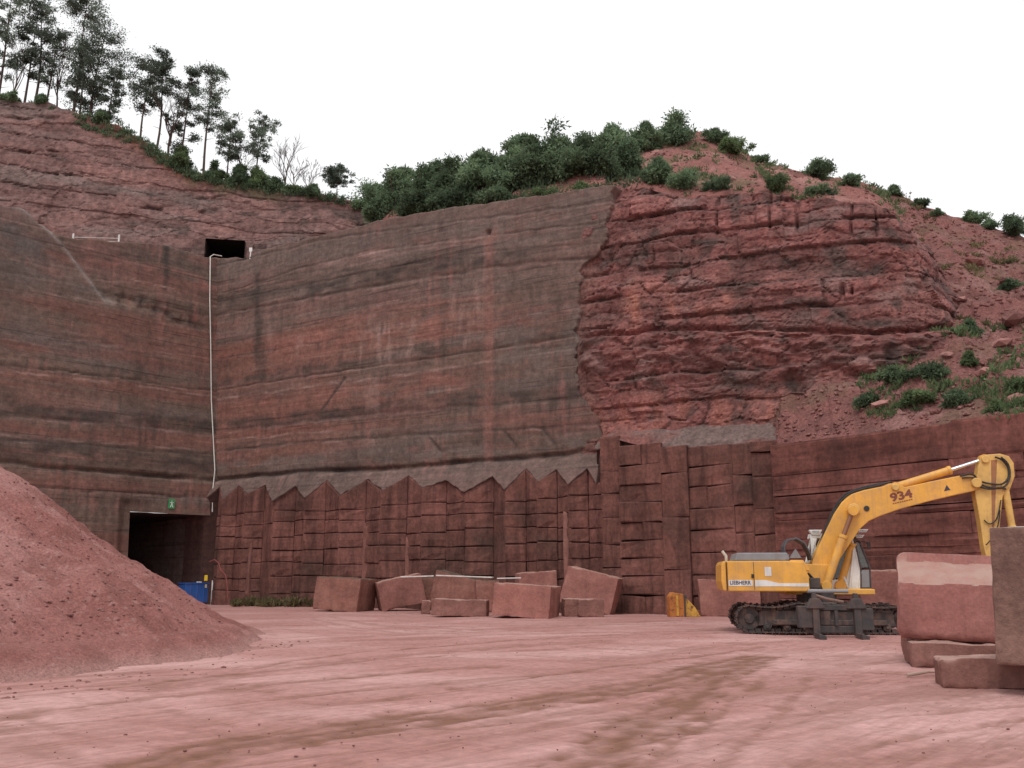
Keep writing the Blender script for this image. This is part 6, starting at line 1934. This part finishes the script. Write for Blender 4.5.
# ------------------------------------------------------------------ tunnel mouth: blue bin, signs, and the cable from the gallery
def on_left(px, py, out=0.0):
    u, z = hitL(px, py)
    q = C0 + dirL * float(u) + nL * (out - BAT * float(z))
    return Vector((q[0], q[1], float(z)))
aL = math.atan2(nL[1], nL[0]) + math.pi / 2                     # yaw that turns local -y to the face normal
BLUE = paint_mat('blue_bin_paint', (0.02, 0.1, 0.36), 0.45, amt=.25)
bu = C0 + dirL * (U_T0 + 0.95) - nL * .9
bb = empty('waste_bin', (bu[0], bu[1], 0), aL, 'blue metal bin with white lid edge standing inside the tunnel mouth', 'bin')
MB().prism([(-.75, .12), (.75, .12), (.85, 1.32), (-.85, 1.32)], -.5, .5).build('body', BLUE, bb, .03, 2)
for xx in (-.45, 0, .45): MB().box((xx, -.51, .72), (.06, .04, 1.1)).build('rib', BLUE, bb, .01, 1)
MB().box((0, 0, 1.36), (1.8, 1.1, .07)).build('lid', BLUE, bb, .02, 1)
MB().box((.15, -.35, 1.43), (.3, .2, .08)).build('handle', WHITE, bb, .02, 1)
for xx in (-.6, .6): MB().tube([(xx, -.3, .07), (xx, .3, .07)], .07, 10).build('foot', RUBBER, bb)
pw = C0 + dirL * (U_T0 + 0.05) - nL * .12
o = MB().tube([(0, 0, 0), (0, 0, 1.55)], .07, 10).build('guard_post', WHITE, None, .01, 1, True)
o.location = (pw[0] , pw[1], 0); tag(o, 'white post at the right edge of the tunnel mouth', 'post')
GREEN = paint_mat('green_sign', (0.03, 0.26, 0.09), 0.5, amt=.1)
pg = on_left(171, 504, .1)
sg = empty('exit_sign', pg, aL, 'small green and white sign fixed above the tunnel mouth', 'sign')
MB().box((0, 0, 0), (.42, .05, .62)).build('panel', GREEN, sg, .01, 1)
b = MB()                                                         # white pictogram of a walking figure
b.tube([(0, -.032, .17), (0, -.03, .19)], .05, 8); b.box((0, -.03, .05), (.09, .01, .18)); b.box((-.05, -.03, -.12), (.05, .01, .2), Matrix.Rotation(.35, 3, 'Y')); b.box((.05, -.03, -.12), (.05, .01, .2), Matrix.Rotation(-.35, 3, 'Y')); b.box((.0, -.03, .09), (.24, .01, .04))
b.build('pictogram', WHITE, sg)
def on_main(px, py, out=0.0):
    u, z = hit(px, py, C0, dirA)
    q = C0 + dirA * float(u) + nA * out
    return Vector((q[0], q[1], float(z)))
aM = math.atan2(nA[1], nA[0]) + math.pi / 2
YS = paint_mat('yellow_sign', (0.75, 0.5, 0.03), 0.5, amt=.15)
p = on_main(218.5, 578, 1.05)
o = MB().box((0, 0, 0), (.3, .03, .36)).build('warning_sign', YS, None, .01, 1); o.location = p; o.rotation_euler = (0, 0, aM)
tag(o, 'small yellow sign on the wall right of the tunnel mouth', 'sign')
p = on_main(218.5, 586, 1.05)
o = MB().box((0, 0, 0), (.18, .03, .22)).build('warning_sign', paint_mat('faded_sign', (.45, .33, .16), .5, amt=.3), None, .01, 1); o.location = p; o.rotation_euler = (0, 0, aM)
tag(o, 'tiny faded sign below the yellow one on the wall', 'sign')
b = MB()
pts_ = [(222, 562), (227, 560), (231, 563), (233, 570), (238, 575), (240, 588), (240, 598)]
b.tube([on_main(px, py, 1.05) for px, py in pts_], .035, 7)
tag(b.build('red_hose', paint_mat('red_hose', (.25, .055, .05), .6, amt=.4), None, smooth=True), 'red hose hanging on the drilled wall beside the yellow sign', 'hose')
# pale cable in the corner
b = MB()
cpts = [(222, 256.5), (214, 255), (210.5, 257), (210, 300), (211, 350), (211.5, 400), (213.5, 440), (215, 470), (213, 490), (212.5, 512)]
def corner_pt(px, py):
    p = on_left(px, py, 0.15)
    q = on_main(px, py, 0.25)
    return p if p.y < q.y else q
b.tube([on_left(px - 1, py, .12) for px, py in cpts], .04, 6)
tag(b.build('cable', paint_mat('pale_cable', (.62, .6, .56), .5, amt=.1), None, smooth=True), 'pale cable hanging down the inner corner from the upper gallery', 'cable')
# railing on the bench, left of the gallery
ra, rb_ = on_left(75, 240, -.4), on_left(121, 241, -.4)
rl = empty('railing', ra, 0, 'white railing on the edge of the upper bench', 'railing')
dv = rb_ - ra
for f in (0, 1):
    MB().tube([dv * f + Vector((0, 0, -.4)), dv * f + Vector((0, 0, .55))], .06, 8).build('post', WHITE, rl, 0, 1, True)
for z in (.05, .3): MB().tube([Vector((0, 0, z)), dv + Vector((0, 0, z))], .02, 6).build('rail', WHITE, rl, 0, 1, True)
p = at(250.5, 254, 60.6)
pp = empty('marker_post', p, 0, 'small white marker standing right of the upper gallery mouth', 'post')
MB().tube([(0, 0, -.5), (0, 0, .2)], .05, 7).build('pole', WHITE, pp, 0, 1, True)
MB().box((0, 0, .32), (.22, .06, .3)).build('plate', WHITE, pp, .01, 1)
# tangle of pale branches at the wall foot
rg = np.random.default_rng(8)
p = ground_at(296, 606)
bt = empty('branch_heap', (p.x, p.y, 0), 0, 'tangle of pale dry branches at the foot of the drilled wall', 'branches')
DRY = paint_mat('bleached_branch', (.5, .4, .33), .8, amt=.3)
for k in range(16):
    a = rg.uniform(0, 3.14); L = rg.uniform(.4, 1.1); e = rg.uniform(.05, .9)
    d = Vector((math.cos(a) * math.cos(e), math.sin(a) * .5, math.sin(e))) * L
    o_ = Vector((rg.uniform(-.5, .5), rg.uniform(-.3, .3), .02))
    MB().tube([o_, o_ + d * .5 + Vector((0, 0, .06)), o_ + d], [.035, .025, .012], 5).build('branch', DRY, bt, 0, 1, True)

# ------------------------------------------------------------------ grass and low growth nobody could count
def tufts(name, pts, hh, mat, label, seed, per=26, size=.15):
    rg = np.random.default_rng(seed)
    cen = np.asarray(pts) + np.array([0, 0, .08])
    o = cloud_obj(name, [leaf_cloud(cen, rg.uniform(.5, 1.2, len(cen)) * hh, per, size, seed, .6, True)], M[mat], None)
    return tag(o, label, 'grass', kind='stuff')
def pick(P, test, n, seed):
    rg = np.random.default_rng(seed)
    p = P.reshape(-1, 3)
    x, y, _ = project(p)
    ok = np.where(test(x, y, p))[0]
    return p[rg.choice(ok, n)]
tufts('hillside_grass', pick(screeP, lambda x, y, p: (x > 860) & (x < 1060) & (y > 330) & (y < 420) & (fbm(p[:, 0] * .35, p[:, 1] * .35, 3., 3) > 0.0), 260, 1), .32, 'bushlight', 'sparse green growth low on the scree slope', 61)
tufts('hillside_grass', pick(screeP, lambda x, y, p: (x > 860) & (x < 1060) & (y < 330) & (fbm(p[:, 0] * .3, p[:, 1] * .3, 9., 3) > 0.22), 110, 2), .28, 'grass', 'dry tufts high on the scree slope', 62)
tufts('hilltop_grass', pick(hillP[:, 1:68], lambda x, y, p: (x > 360) & (x < 640) & (fbm(p[:, 0] * .3, p[:, 1] * .3, 9., 3) > -0.25), 650, 3), .6, 'bush', 'undergrowth between the evergreens of the hilltop thicket', 63, 34)
tufts('hilltop_grass', pick(hillP[:, 1:68], lambda x, y, p: (x > 640) & (x < 900) & (fbm(p[:, 0] * .3, p[:, 1] * .3, 19., 3) > 0.15), 150, 4), .3, 'bushlight', 'sparse growth on the red crest above the cliff', 64)
tufts('slope_grass', pick(upP[:, 105:], lambda x, y, p: (x > 120) & (x < 345) & (p[:, 1] < 76), 300, 5), .42, 'bush', 'undergrowth along the wooded rim of the upper cliff', 65, 34)
tufts('slope_grass', pick(upP[:, 105:], lambda x, y, p: (x > -10) & (x < 120) & (p[:, 1] < 76) & (p[:, 1] > 67), 70, 6), .3, 'bush', 'undergrowth beneath the leftmost pines', 66, 30)
